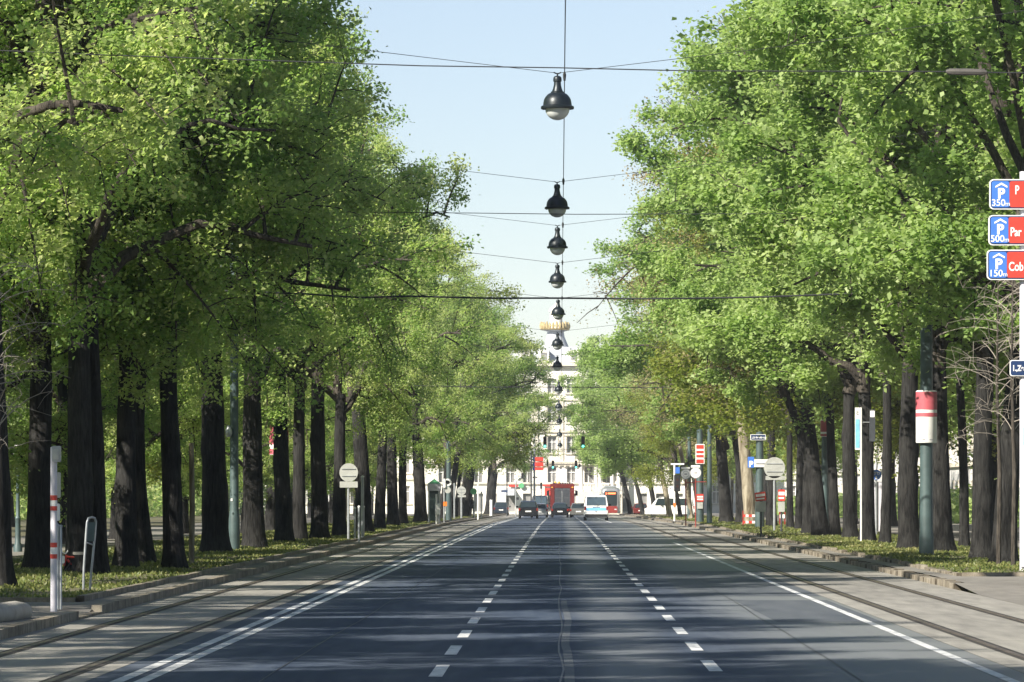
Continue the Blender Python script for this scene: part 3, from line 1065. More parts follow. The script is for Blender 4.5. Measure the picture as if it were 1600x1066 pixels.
# far undergrowth of the park, one mass each side
rng = np.random.default_rng(77)
n = 60000
for sx_, xa, xb, lab in ((-1, -48, -37, 'dense shrubbery at the back of the park behind the olive-leaved trees'), (1, 24, 29, 'thin hedge growth behind the fresh green trees')):
    m_ = n if sx_ < 0 else 24000
    ys = rng.uniform(60, 560, m_)
    xs = rng.uniform(xa, xb, m_)
    top = np.array([3.4 + 2.4 * mnoise.noise(Vector((b * 0.12, sx_ * 3, 1))) for b in ys]) * (1 if sx_ < 0 else 0.55)
    zs = rng.uniform(0, 1, m_) ** 0.7 * top + np.array([gz(b) for b in ys])
    v = leaf_arrays(np.stack([xs, ys, zs], 1), 0.5, 0.4, rng)
    o = link('shrubbery', quad_mesh('shrubbery', v, rng.uniform(0, 1, m_), M['leaf_left' if sx_ < 0 else 'leaf_right']))
    o['kind'] = 'stuff'
    tag(o, lab, 'shrubbery')

# ------------------------------------------------------------------ hanging lamps and overhead wires
LAMP_Y = [82, 109, 130, 152, 180, 212, 247, 288, 336, 385, 432, 480]
LAMP_X = [871, 870.5, 871, 871, 872, 871, 871, 873, 873, 874, 874.5, 875]
LAMP_BOT = [188, 340, 399, 451, 500, 547, 580, 616, 642, 664, 684, 700]
lamp_root = None
for i, Y in enumerate(LAMP_Y):
    b = at(LAMP_X[i], LAMP_BOT[i], Y)
    lab = ('largest hanging street lamp, black bell with clear bowl, nearest the camera' if i == 0 else
           'black bell-shaped street lamp with glass bowl, %s along the hanging line' % ORD[i])
    if lamp_root is None:
        t = thing('hanging_lamp', b, lab, 'street lamp', 'street lamps hung above the middle of the road')
        q = 0.00125
        prof = [(0.0, 0.24), (185, 250), (245, 205), (247, 185), (243, 170), (220, 165), (214, 200 + 20), (208, 265), (198, 300), (180, 345), (150, 385), (122, 408), (98, 415),
                (96, 430), (82, 437), (66, 480), (56, 530), (52, 575), (52, 580), (62, 586), (63, 620), (60, 645), (48, 664), (22, 676), (0.0, 678)]
        # heights above the bottom of the bowl, in the units of the drawing
        prof = [(150, 168), (246, 168), (250, 178), (250, 204), (240, 212), (216, 222), (213, 262), (202, 312), (182, 350), (152, 385), (122, 404), (100, 412),
                (100, 428), (84, 434), (66, 480), (55, 530), (52, 578), (63, 584), (64, 622), (58, 648), (40, 665), (0.001, 670)]
        MB().lathe([(r_ * q, z_ * q) for r_, z_ in prof], 32).build('housing', M['lamp_metal'], t)
        g = [(max(0.001, 182 * math.sin(a_)) * q, (168 - 168 * math.cos(a_)) * q) for a_ in [PI / 2 * k / 9 for k in range(10)]]
        MB().lathe(g, 28).build('glass_bowl', M['lamp_glass'], t)
        mb = MB()
        mb.tube([(0, 0, 660 * q), (0, 0, 705 * q)], 0.016, 8)
        mb.tube([(-0.07, 0, 722 * q), (-0.03, 0, 706 * q), (0, 0, 702 * q), (0.03, 0, 706 * q), (0.07, 0, 722 * q)], 0.014, 6)
        mb.build('hanger', M['lamp_metal'], t)
        mb = MB()
        mb.box(-0.28, -0.25, -0.03, 0.03, 180 * q - 0.03, 200 * q)
        mb.box(0.25, 0.29, -0.03, 0.03, 185 * q - 0.02, 210 * q)
        mb.build('clasp', M['lamp_metal'], t)
        lamp_root = t
    else:
        copy_thing(lamp_root, b, lab)
    top = b + Vector((0, 0, 0.885))
    mb = MB()
    rad = 0.006 if i < 3 else 0.008
    for sgn in (-1, 1):
        mb.tube([top + Vector((sgn * 0.06, 0, 0.01)), top + Vector((sgn * 5, 0, 0.60)), top + Vector((sgn * 12.5, 0, 1.75))], rad, 5)
    o = mb.build('span_wire', M['wire'])
    tag(o, 'thin sagging wire that carries the %s hanging street lamp' % ORD[i], 'wire', 'span wires of the hanging lamps')

mb = MB()
mb2 = MB()
pts = []
ys_ = [40] + LAMP_Y
for i, Y in enumerate(ys_):
    z = 9.72 if Y < 90 else at(0, LAMP_BOT[i - 1], Y).z + 0.92
    pts.append((0.085, Y, z))
    if i < len(ys_) - 1:
        Yn = ys_[i + 1]
        zn = 9.72 if Yn < 90 else at(0, LAMP_BOT[i], Yn).z + 0.92
        pts.append((0.085, (Y + Yn) / 2, (z + zn) / 2 - 0.12))
t = thing('feed_cable', (0, 0, 0), 'black cable running lengthwise above the road past every hanging lamp', 'cable')
MB().tube(pts, 0.010, 5).build('cable', M['wire'], t)
for i, Y in enumerate(LAMP_Y[:6]):
    z = 9.72 if Y < 90 else at(0, LAMP_BOT[i], Y).z + 0.92
    MB().lathe([(0.02, -0.10), (0.03, -0.02), (0.032, 0.02), (0.018, 0.06), (0.005, 0.08)], 10, (0.085, Y, z)).build('insulator', M['wire'], t)


def span(px_pts, Y, rad, label, insul=(), name='overhead_wire'):
    pts = [at(px, py, Y) for px, py in px_pts]
    t = thing(name, (0, 0, 0), label, 'wire')
    MB().tube(pts, rad, 6).build('cable', M['wire'], t)
    for (xa, xb) in insul:
        q = []
        for px in (xa, xb):
            for j in range(len(px_pts) - 1):
                if px_pts[j][0] <= px <= px_pts[j + 1][0]:
                    f = (px - px_pts[j][0]) / (px_pts[j + 1][0] - px_pts[j][0])
                    q.append(pts[j].lerp(pts[j + 1], f))
        d = (q[1] - q[0])
        MB().tube([q[0], q[0] + d * .1, q[0] + d * .5, q[0] + d * .9, q[1]], [0.03, 0.055, 0.06, 0.055, 0.03], 8).build('insulator', M['insulator'], t)
    return t


span([(-120, 74), (160, 86), (660, 103), (870, 106), (1085, 111), (1480, 112), (1800, 118)], 75, 0.011, 'straight dark wire crossing the sky just above the largest lamp', ((160, 246), (1478, 1542)))
span([(-120, 322), (440, 331), (735, 333), (900, 335), (1270, 334), (1700, 330)], 108, 0.010, 'thin straight wire crossing behind the second lamp', ((414, 466), (1268, 1312)))
span([(-140, 408), (100, 432), (240, 447), (360, 455), (470, 459), (560, 465), (640, 463), (760, 466), (880, 466), (1000, 467), (1110, 466), (1200, 464), (1330, 459)], 114, 0.026,
     'thick black cable sagging across the road below the fourth lamp')
span([(1330, 460), (1400, 424), (1450, 398), (1520, 352), (1640, 285)], 114, 0.013, 'pale-grey stay wire rising to the parking sign mast', name='stay_wire')
span([(480, 590), (620, 602), (760, 605), (880, 605), (1010, 606), (1120, 603), (1250, 592)], 208, 0.02, 'black cable crossing in front of the end building roof')
span([(640, 668), (760, 671), (880, 672), (1000, 671), (1140, 664)], 372, 0.022, 'upper signal wire that holds the two overhead green lights')
span([(680, 700), (800, 703), (900, 703), (1010, 702), (1100, 698)], 384, 0.020, 'lower signal wire crossing under the overhead green lights')
span([(700, 716), (820, 722), (862, 723), (900, 723), (960, 722), (1020, 716)], 540, 0.022, 'far signal wire level with the red direction signs')


# ------------------------------------------------------------------ traffic signals
def signal_head(name, c, w, h, lit, label, group=None, board=True):
    t = thing(name, c, label, 'traffic light', group)
    mb = MB()
    mb.rrect(-w / 2, w / 2, -h / 2, h / 2, w * 0.22, -0.10, 0.12)
    mb.build('case', M['black'], t)
    for k in range(3):
        z = h / 2 - h * (k + 0.5) / 3
        m_ = M['signal_green'] if (lit and k == 2) else M['lens_off']
        MB().disc((0, -0.115, z), w * 0.36, 0.02, 18).build('lens', m_, t)
        mb = MB()
        mb.tube([(w * 0.36 * math.cos(a), -0.17, z + w * 0.36 * math.sin(a)) for a in [PI * q / 8 for q in range(9)]], 0.025, 5)
        mb.build('visor', M['black'], t)
    mb = MB()
    mb.tube([(0, 0, h / 2), (0, 0, h / 2 + 0.45)], 0.025, 6)
    mb.build('hanger', M['black'], t)
    return t


GS = 'overhead traffic lights showing green'
signal_head('traffic_light', at(851.5, 691, 374), 0.30, 1.0, True, 'overhead green traffic light hung on the olive-leaved side of the lamp line', GS)
signal_head('traffic_light', at(911, 691, 374), 0.30, 1.0, True, 'overhead green traffic light against fresh green leaves', GS)
signal_head('traffic_light', at(864, 726, 541), 0.34, 1.0, True, 'small far green traffic light next to the red direction signs', GS)
signal_head('traffic_light', at(900, 726, 541), 0.34, 1.0, True, 'small far green traffic light above the grey car', GS)
signal_head('traffic_light', at(855.5, 724, 536), 0.24, 0.85, False, 'dark narrow signal head seen edge-on beside the red direction signs')
signal_head('traffic_light', at(905.5, 728, 543), 0.30, 0.35, False, 'small square black signal box beside the far green light')


# ------------------------------------------------------------------ poles and signs
def base(px, py, lift=0.15):
    Y = depth(py, lift)
    return Vector(((px - VX) * Y / F, Y, gz(Y) + lift)), Y


def pole(mb, h, r, x=0.0, y=0.0, z0=-0.1):
    mb.lathe([(r, z0), (r, h - 0.01), (r * 0.6, h)], 14, (x, y, 0))
    return mb


# parking sign mast at the right edge of the picture
Y = 95.0
o0 = at(1598.5, 775 + F * (EYE - 0.12) / Y, Y)
t = thing('parking_sign_mast', (o0.x, Y, 0.12), 'tall pale mast with three blue and red parking boards and a navy street sign', 'sign mast')
mp_ = mpp(Y)
hz = lambda py: EYE - (py - VY) * mp_ - 0.12
pole(MB(), hz(268), 0.075).build('post', M['lilac'], t)
pole(MB(), hz(270), 0.06, 1.35).build('post', M['lilac'], t)
for k, (x0, za, zb, top_, dist, word) in enumerate(((1545, 281, 328, 'P', '350', 'P'), (1543.5, 337, 384, 'P', '500', 'Par'), (1541, 391, 438, 'P', '150', 'Cob'))):
    xl = (x0 - 1598.5) * mp_
    xr = xl + 2.15
    z1, z0 = hz(za), hz(zb)
    bd = MB().rrect(xl, xr, z0, z1, 0.09, -0.16, -0.09).build('sign_board', M['white'], t)
    e = 0.022
    MB().rrect(xl + e, xr - e, z0 + e, z1 - e, 0.075, -0.168, -0.158).build('border', M['navy_sign'], bd)
    e = 0.045
    xm = xl + 0.43
    MB().rrect(xl + e, xm, z0 + e, z1 - e, 0.05, -0.176, -0.166).build('blue_panel', M['blue_sign'], bd)
    MB().rrect(xm + 0.004, xr - e, z0 + e, z1 - e, 0.05, -0.176, -0.166).build('red_panel', M['red_sign'], bd)
    xc = (xl + e + xm) / 2
    lettering('P', 0.30, M['white'], bd, (xc + 0.015, -0.178, z0 + 0.245), 'lettering', 0.005, 0.012, 'CENTER')
    mb = MB()
    rx, rz_ = xc + 0.02, z1 - 0.075
    mb.add([(rx - 0.13, -0.184, rz_ - 0.075), (rx - 0.13, -0.184, rz_ - 0.115), (rx, -0.184, rz_ - 0.045), (rx + 0.13, -0.184, rz_ - 0.115), (rx + 0.13, -0.184, rz_ - 0.075), (rx, -0.184, rz_),
            (rx - 0.13, -0.177, rz_ - 0.075), (rx - 0.13, -0.177, rz_ - 0.115), (rx, -0.177, rz_ - 0.045), (rx + 0.13, -0.177, rz_ - 0.115), (rx + 0.13, -0.177, rz_ - 0.075), (rx, -0.177, rz_)],
           [(0, 1, 2, 5), (5, 2, 3, 4), (0, 6, 7, 1), (0, 5, 11, 6), (5, 4, 10, 11), (4, 3, 9, 10)])
    mb.build('roof_symbol', M['white'], bd)
    lettering(dist, 0.205, M['white'], bd, (xc - 0.045, -0.178, z0 + 0.075), 'lettering', 0.005, 0.002, 'CENTER')
    lettering('m', 0.14, M['white'], bd, (xc + 0.105, -0.178, z0 + 0.075), 'lettering', 0.005, 0.0)
    lt = lettering(word, 0.27, M['white'], bd, (xm + (0.12 if word == 'P' else 0.04), -0.178, z0 + (0.33 if word == 'P' else 0.20)), 'lettering', 0.005, 0.005)
    lt.scale = (0.68, 1, 1)
xl = (1577 - 1598.5) * mp_
z1, z0 = hz(563), hz(588)
bd = MB().rrect(xl, xl + 1.05, z0, z1, 0.05, -0.13, -0.08).build('street_sign', M['white'], t)
MB().rrect(xl + 0.018, xl + 1.032, z0 + 0.018, z1 - 0.018, 0.04, -0.138, -0.129).build('border', M['navy_sign'], bd)
lettering('1.,Ze', 0.17, M['white'], bd, (xl + 0.05, -0.140, z0 + 0.115), 'lettering', 0.004, 0.006).scale = (0.72, 1, 1)
MB().rrect(0.0, 0.5, hz(697), hz(668), 0.02, -0.12, -0.08).build('notice_plate', M['cyan_sign'], t)
MB().rrect(-0.07, 0.5, hz(886), hz(700), 0.02, -0.11, -0.078).build('cabinet_side', M['lilac'], t)

# stone at the lower left
Y = 58.5
o = thing('kerb_block', ((6 - VX) * Y / F, Y, 0.12), 'pale rounded stone block lying on the pavement corner', 'stone block')
mb = MB()
mb.tube([(-0.28, -1.3, 0.06), (-0.12, -0.8, 0.09), (0.0, 0, 0.1), (0.05, 0.8, 0.1), (0.08, 1.5, 0.08), (0.09, 1.62, 0.05)], [0.10, 0.14, 0.15, 0.15, 0.13, 0.06], 12)
mb.build('block', M['concrete'], o)

# striped pole on the left
p, Y = base(84, 951, 0.12)
k = mpp(Y)
t = thing('striped_pole', p, 'pale grey pole with red and white bands and a box on top', 'pole')
pole(MB(), (951 - 698) * k, 5.2 * k).build('post', M['lilac'], t)
for ya, yb in ((774, 782), (791, 798), (848, 855.5), (866, 873)):
    MB().lathe([(5.5 * k, (951 - yb) * k), (5.5 * k, (951 - ya) * k)], 16).build('red_band', M['red_sign'], t)
for ya, yb in ((782, 791), (855.5, 866)):
    MB().lathe([(5.45 * k, (951 - yb) * k), (5.45 * k, (951 - ya) * k)], 16).build('white_band', M['white'], t)
bx = MB().rrect(-1 * k, 10.5 * k, (951 - 722) * k, (951 - 697) * k, 0.02, -0.12, 0.10).build('box', M['post_grey'], t)
MB().rrect(1 * k, 9 * k, (951 - 718) * k, (951 - 702) * k, 0.015, -0.13, -0.118).build('cover', M['sign_back'], bx)
p, Y = base(91.5, 948, 0.12)
k = mpp(Y)
t = thing('slim_post', p, 'slim grey post with a small rounded plate just behind the striped pole', 'post')
pole(MB(), (948 - 822) * k, 2.6 * k, -1.0 * k).build('post', M['post_grey'], t)
pole(MB(), (948 - 820) * k, 2.0 * k, 3.5 * k).build('post', M['post_grey'], t)
mb = MB()
mb.tube([(-4 * k, 0, (948 - 818) * k), (0, 0, (948 - 822) * k), (6 * k, 0, (948 - 823) * k)], 2.2 * k, 7)
mb.build('cap', M['post_grey'], t)
MB().rrect(-3.5 * k, 2.5 * k, (948 - 814) * k, (948 - 787) * k, 2.5 * k, -0.03, -0.01).build('plate', M['white'], t)
MB().rrect(-2.5 * k, 3.5 * k, (948 - 778) * k, (948 - 738) * k, 0.02, -0.02, 0.0).build('notice', M['sign_back'], t)

# bent tube frame
p, Y = base(140, 928, 0.12)
k = mpp(Y)
t = thing('tube_frame', p, 'leaning bent metal tube frame with a green panel on the verge', 'barrier')
mb = MB()
mb.tube([(-10 * k, 0, -0.05), (-9 * k, 0.0, 40 * k), (-5 * k, 0.0, 100 * k), (-4 * k, 0.0, 112 * k), (-2 * k, 0.02, 118 * k), (3 * k, 0.05, 119.5 * k), (7 * k, 0.10, 118 * k), (8.5 * k, 0.12, 113 * k),
         (7.5 * k, 0.12, 95 * k), (2 * k, 0.12, 40 * k), (-1.5 * k, 0.12, -0.05)], 1.9 * k, 9)
mb.tube([(-4.6 * k, 0.0, 80 * k), (5 * k, 0.12, 76 * k)], 1.3 * k, 7)
mb.build('frame', M['post_grey'], t)
MB().slab([(-4.9 * k, 0.01, 82 * k), (5.2 * k, 0.10, 82 * k), (7.2 * k, 0.10, 112 * k), (-3.2 * k, 0.01, 112 * k)], 0.012).build('panel', M['post_green'], t)

# bicycle leaning against a trunk: small, mostly red and white
p, Y = base(121, 897, 0.15)
k = mpp(Y)
t = thing('bicycle', p + Vector((0, -1.0, 0)), 'small red and white bicycle leaning against the broad trunk', 'bicycle')
for s, xx in (('front', -0.17), ('rear', 0.17)):
    w = MB()
    w.tube([(xx + 0.13 * math.cos(a), 0.18 * math.sin(a) * 1.1, 0.19 + 0.15 * math.sin(a + .6)) for a in [2 * PI * q / 20 for q in range(21)]], 0.018, 6)
    w.build('wheel', M['tyre'], t)
mb = MB()
for a, b in (((-0.17, 0, 0.19), (-0.12, 0, 0.42)), ((-0.12, 0, 0.38), (0.12, 0, 0.36)), ((0.12, 0, 0.36), (0.17, 0, 0.19)), ((-0.10, 0, 0.32), (0.03, 0, 0.17)), ((0.03, 0, 0.17), (0.12, 0, 0.36)), ((0.03, 0, 0.17), (0.17, 0, 0.19))):
    mb.tube([a, b], 0.025, 6)
mb.build('frame', M['red_sign'], t)
MB().tube([(-0.26, -0.1, 0.5), (-0.14, 0, 0.44), (-0.08, 0.1, 0.52)], 0.016, 6).build('handlebar', M['white'], t)
MB().rrect(0.02, 0.24, 0.42, 0.48, 0.02, -0.05, 0.05).build('saddle', M['concrete'], t)
MB().rrect(-0.28, -0.15, 0.24, 0.40, 0.03, -0.06, -0.02).build('basket', M['white'], t)

# old green lamp post at far left
p, Y = base(28, 862)
k = mpp(Y)
t = thing('park_lamp', p, 'old green cast-iron park lamp with pale lantern behind the thick trunk', 'street lamp')
MB().lathe([(7 * k, -0.1), (7 * k, 8 * k), (4.5 * k, 14 * k), (4 * k, 50 * k), (5 * k, 52 * k), (3.2 * k, 56 * k), (2.6 * k, 125 * k), (5 * k, 128 * k), (2.5 * k, 131 * k), (2.2 * k, 142 * k), (5 * k, 144 * k)], 14).build('post', M['post_green'], t)
ln = MB().lathe([(4 * k, 144 * k), (8 * k, 154 * k), (8.5 * k, 158 * k)], 14).build('lantern', M['lamp_glass'], t)
MB().lathe([(9.5 * k, 158 * k), (6 * k, 165 * k), (2 * k, 170 * k), (0.001, 178 * k)], 14).build('cap', M['white'], ln)


def round_sign_back(px, py, cx, cy, r, plate, label, group, plate_m='sign_back'):
    p, Y = base(px, py)
    k = mpp(Y)
    t = thing('round_sign', p, label, 'road sign', group)
    pole(MB(), (py - cy + r * 0.9) * k, 2.0 * k if r > 10 else 1.6 * k).build('post', M['post_grey'], t)
    d = MB().disc(((cx - px) * k, -0.075, (py - cy) * k), r * k, 0.02, 30)
    d.build('disc', M['sign_back'], t)
    mb = MB()
    mb.rrect((cx - px - r * .75) * k, (cx - px + r * .75) * k, (py - cy + r * .34) * k, (py - cy + r * .42) * k, 0.01, -0.1, -0.076)
    mb.rrect((cx - px - r * .75) * k, (cx - px + r * .75) * k, (py - cy - r * .42) * k, (py - cy - r * .34) * k, 0.01, -0.1, -0.076)
    mb.build('rib', M['post_grey'], t)
    if plate:
        x0, x1, y0, y1 = plate
        MB().rrect((x0 - px) * k, (x1 - px) * k, (py - y1) * k, (py - y0) * k, 0.02, -0.075, -0.055).build('plate', M[plate_m], t)
    return t


GR_ = 'round road signs seen from the back'
round_sign_back(544.5, 845, 545, 738.5, 14.5, (531, 559, 752.5, 762), 'grey back of a round road sign with plate before the olive-leaved trunks', GR_)
round_sign_back(1210, 830, 1210, 731, 16.5, (1196, 1227, 744, 750), 'large round sign back beside the blue parking arrow board', GR_)
round_sign_back(721, 811, 721, 767, 7, (715, 728, 774, 777), 'small round sign back on a thin pole at the end of the grass', GR_)

# grey posts by the round sign
GP = 'grey posts beside the round sign back'
for px, py, top, r, lab in ((561, 846, 793, 1.9, 'shortest front grey post beside the round sign back'), (566.5, 842, 746, 2.4, 'tallest grey post beside the round sign back'),
                            (554.5, 843, 795, 1.7, 'thin grey post closest to the round sign pole'), (568, 838, 793, 1.6, 'short grey post overlapping the tallest one')):
    p, Y = base(px, py)
    k = mpp(Y)
    t = thing('grey_post', p, lab, 'post', GP)
    pole(MB(), (py - top) * k, r * k).build('post', M['post_grey'], t)
    MB().lathe([(r * 1.1 * k, (py - top) * k), (r * 1.1 * k, (py - top + 2) * k), (0.001, (py - top + 3) * k)], 10).build('cap', M['white'], t)

p, Y = base(299, 882)
k = mpp(Y)
t = thing('wooden_post', p, 'tall thin pale wooden post between two dark trunks', 'post')
MB().tube([(0, 0, -0.1), (0.02, 0, 90 * k), (0, 0, 190 * k)], [4.8 * k, 4.5 * k, 4.0 * k], 10).build('post', M['bark_pale'], t)

# fat green column among the left trunks
p, Y = base(366, 861)
k = mpp(Y)
t = thing('green_column', p, 'thick dark green steel mast with bulging base between black trunks', 'mast')
MB().lathe([(8.6 * k, -0.1), (8.8 * k, 20 * k), (8.8 * k, 50 * k), (7.5 * k, 60 * k), (7.0 * k, 64 * k), (6.6 * k, 200 * k), (6.2 * k, 560 * k), (0.001, 562 * k)], 20).build('post', M['post_green'], t)
MB().rrect(-5 * k, -2 * k, 78 * k, 82 * k, 0.005, -6.9 * k - 0.01, -6.6 * k).build('tag_plate', M['white'], t)
MB().lathe([(3.5 * k, 178 * k), (5.5 * k, 183 * k), (5.5 * k, 188 * k), (2 * k, 196 * k)], 12, (-8 * k, -0.2, 0)).build('spotlight', M['post_grey'], t)


def ad_mast(px, py, r, top, label, drum=None, red_part=0.5, group='dark green masts beside the fresh green row'):
    p, Y = base(px, py)
    k = mpp(Y)
    t = thing('green_mast', p, label, 'mast', group)
    MB().lathe([(r * 1.15 * k, -0.1), (r * 1.1 * k, 30 * k), (r * k, 40 * k), (r * .85 * k, (py - top) * k), (0.001, (py - top + 2) * k)], 18).build('post', M['post_green'], t)
    if drum:
        ya, yb, dr = drum
        zt, zb = (py - ya) * k, (py - yb) * k
        d = MB()
        n = 20
        d.lathe([(dr * k * 0.97, zb - 0.02), (dr * k, zb), (dr * k, zt), (dr * k * 0.9, zt + 0.03)], 28)
        d = d.build('advert_drum', M['white'], t)
        zm = zt - (zt - zb) * red_part
        zq = zt - (zt - zb) * red_part * 0.72
        MB().lathe([(dr * 1.012 * k, zq), (dr * 1.012 * k, zt - 0.01)], 28).build('red_print', M['banner_red'], d)
        MB().lathe([(dr * 1.012 * k, zm), (dr * 1.012 * k, zm + (zq - zm) * 0.55)], 28).build('red_print', M['banner_red'], d)
        mb = MB()
        for (a0, w_) in ((-118, 16), (-78, 22)):
            q = [((dr * 1.02 * k) * math.cos(R(a0 + w_ * j / 5)), (dr * 1.02 * k) * math.sin(R(a0 + w_ * j / 5))) for j in range(6)]
            vs = [(x, y, zb + 0.06) for x, y in q] + [(x, y, zb + 0.085) for x, y in q]
            mb.add(vs, [(j, j + 1, j + 7, j + 6) for j in range(5)])
        mb.build('small_print', M['grey_text'], d)
    return t


ad_mast(1447.5, 869, 10.5, 380, 'dark green mast carrying the large red and white advert drum', (612, 691, 16.5), 0.5)
ad_mast(1093.5, 817, 5.5, 672, 'dark green mast with a red and white text panel by the stop signs', None)
ad_mast(1108.5, 819, 3.8, 665, 'bright grey-green straight mast beside the round stop signs', None)
ad_mast(1077, 812, 3.0, 615, 'slim far mast behind the small pale tree', None)
ad_mast(1289, 836, 5.5, 560, 'dark green mast with a red band half hidden by trunks', (657, 682, 7.0), 1.0)
ad_mast(1187, 826, 6.5, 676, 'short dark green mast behind the navy street sign and parking board', None)
ad_mast(701, 814, 4.0, 690, 'grey-green mast with round clock-like signs before the green disc', None, group='masts on the olive-leaved side')
ad_mast(436, 838, 5.0, 560, 'mast with a pink banner showing between olive-row trunks', (655, 710, 15), 1.0, group='masts on the olive-leaved side')

# text panel on the green mast
p, Y = base(1093.5, 817)
k = mpp(Y)
t = thing('text_panel', p + Vector((0, -7 * k, (817 - 725) * k)), 'white panel with red text blocks strapped to the green mast', 'sign')
MB().rrect(-7 * k, 7 * k, 0, 31 * k, 0.03, -0.02, 0.02).build('board', M['white'], t)
for za, zb in ((23.5, 29.5), (16.5, 20.5), (10, 14), (1, 7)):
    MB().rrect(-5.8 * k, 5.8 * k, za * k, zb * k, 0.02, -0.03, -0.019).build('red_print', M['red_sign'], t)
t = thing('text_panel', p + Vector((0, -7 * k, (817 - 784) * k)), 'small red panel with white bars low on the green mast', 'sign')
MB().rrect(-5.5 * k, 5.5 * k, 0, 12 * k, 0.03, -0.02, 0.02).build('board', M['red_sign'], t)
for za, zb in ((6.5, 8.8), (2.5, 4.8)):
    MB().rrect(-4.5 * k, 4.5 * k, za * k, zb * k, 0.01, -0.03, -0.019).build('white_print', M['white'], t)
MB().rrect(-4.5 * k, 4.5 * k, -11 * k, -1 * k, 0.03, -0.02, 0.02).build('lower_board', M['sign_back'], t)


# round tram stop signs on a red frame
def stop_disc(px, py, r, by, label):
    p, Y = base(px, by)
    k = mpp(Y)
    t = thing('stop_sign', p, label, 'stop sign', 'round white tram stop signs')
    z = (by - py) * k
    pole(MB(), z - r * k, 1.0 * k).build('post', M['red'], t)
    MB().disc((0, -0.06, z), r * k, 0.06).build('rim', M['grey_text'], t)
    d = MB().disc((0, -0.075, z), r * 0.88 * k, 0.02).build('disc', M['white'], t)
    mb = MB()
    for q in range(24):
        a0, a1 = 2 * PI * q / 24, 2 * PI * (q + 0.6) / 24
        mb.add([(r * .62 * k * math.cos(a0), -0.082, z + r * .62 * k * math.sin(a0)), (r * .62 * k * math.cos(a1), -0.082, z + r * .62 * k * math.sin(a1)),
                (r * .50 * k * math.cos(a1), -0.082, z + r * .50 * k * math.sin(a1)), (r * .50 * k * math.cos(a0), -0.082, z + r * .50 * k * math.sin(a0))], [(0, 1, 2, 3)])
    mb.rrect(-r * .28 * k, r * .28 * k, z - r * .12 * k, z + r * .12 * k, 0.01, -0.084, -0.076)
    mb.build('print', M['grey_text'], d)
    MB().rrect(-r * .85 * k, r * .75 * k, z + r * 0.95 * k, z + r * 1.35 * k, 0.02, -0.06, -0.02).build('plate', M['white'], t)
    mb = MB()
    mb.tube([(0, 0, z - r * 1.6 * k), (0.9 * r * k, 0, z - r * 1.6 * k), (1.9 * r * k, 0, z - r * 1.6 * k)], 0.8 * k, 6)
    mb.build('arm', M['red'], t)


stop_disc(1071.5, 741, 8.2, 819, 'round white stop sign with red arm, partly behind the brighter one')
stop_disc(1087, 739, 8.8, 821, 'round white stop sign with red arm, brighter and in front of the mast')

# pedestrian signal post, right side
p, Y = base(1054, 814)
k = mpp(Y)
t = thing('signal_post', p, 'white post with black signal heads and an orange push button', 'traffic light')
pole(MB(), (814 - 725) * k, 1.5 * k).build('post', M['white'], t)
MB().rrect(-1 * k, 9 * k, (814 - 768) * k, (814 - 742) * k, 0.05, -0.2, 0.1).build('signal_head', M['black'], t)
MB().disc((4.5 * k, -0.22, (814 - 750) * k), 1.9 * k, 0.02).build('lens', M['lens_off'], t)
MB().disc((4.5 * k, -0.22, (814 - 760) * k), 1.9 * k, 0.02).build('lens', M['lens_off'], t)
MB().rrect(-2 * k, 2 * k, (814 - 792) * k, (814 - 786) * k, 0.02, -0.18, -0.04).build('push_button', M['orange'], t)
MB().rrect(1.5 * k, 8 * k, (814 - 740) * k, (814 - 730) * k, 0.02, -0.06, 0.0).build('blue_sign', M['blue_sign'], t)
MB().rrect(-6 * k, 15 * k, (814 - 726.5) * k, (814 - 724) * k, 0.02, -0.05, 0.05).build('arm', M['white'], t)

# navy street sign + blue parking board on the short mast
p, Y = base(1187, 826)
k = mpp(Y)
t = thing('parking_board', p + Vector((0, -7.5 * k, 0)), 'blue P board with a white text strip on the short green mast', 'sign')
b1 = MB().rrect(-19 * k, -9 * k, (826 - 731) * k, (826 - 714) * k, 0.03, -0.03, 0.02).build('blue_panel', M['blue_sign'], t)
lettering('P', 12.5 * k, M['white'], b1, (-14 * k, -0.032, (826 - 729.5) * k), 'lettering', 0.006, 0.02, 'CENTER')
b2 = MB().rrect(-9 * k, 14 * k, (826 - 730) * k, (826 - 718) * k, 0.03, -0.03, 0.02).build('white_panel', M['white'], t)
MB().rrect(-6 * k, 9 * k, (826 - 726) * k, (826 - 723.2) * k, 0.02, -0.036, -0.029).build('print', M['grey_text'], b2)
t = thing('street_sign', p + Vector((0, -7.2 * k, 0)), 'long navy street name sign on top of the short green mast', 'street sign')
b1 = MB().rrect(-15 * k, 9 * k, (826 - 688) * k, (826 - 679) * k, 0.03, -0.03, 0.01).build('board', M['white'], t)
b2 = MB().rrect(-14.2 * k, 8.2 * k, (826 - 687.3) * k, (826 - 679.7) * k, 0.03, -0.036, -0.028).build('face', M['navy_sign'], t)
lettering('1.,Liebenberg', 4.6 * k, M['white'], b2, (-3 * k, -0.039, (826 - 685.2) * k), 'lettering', 0.004, 0.004, 'CENTER')

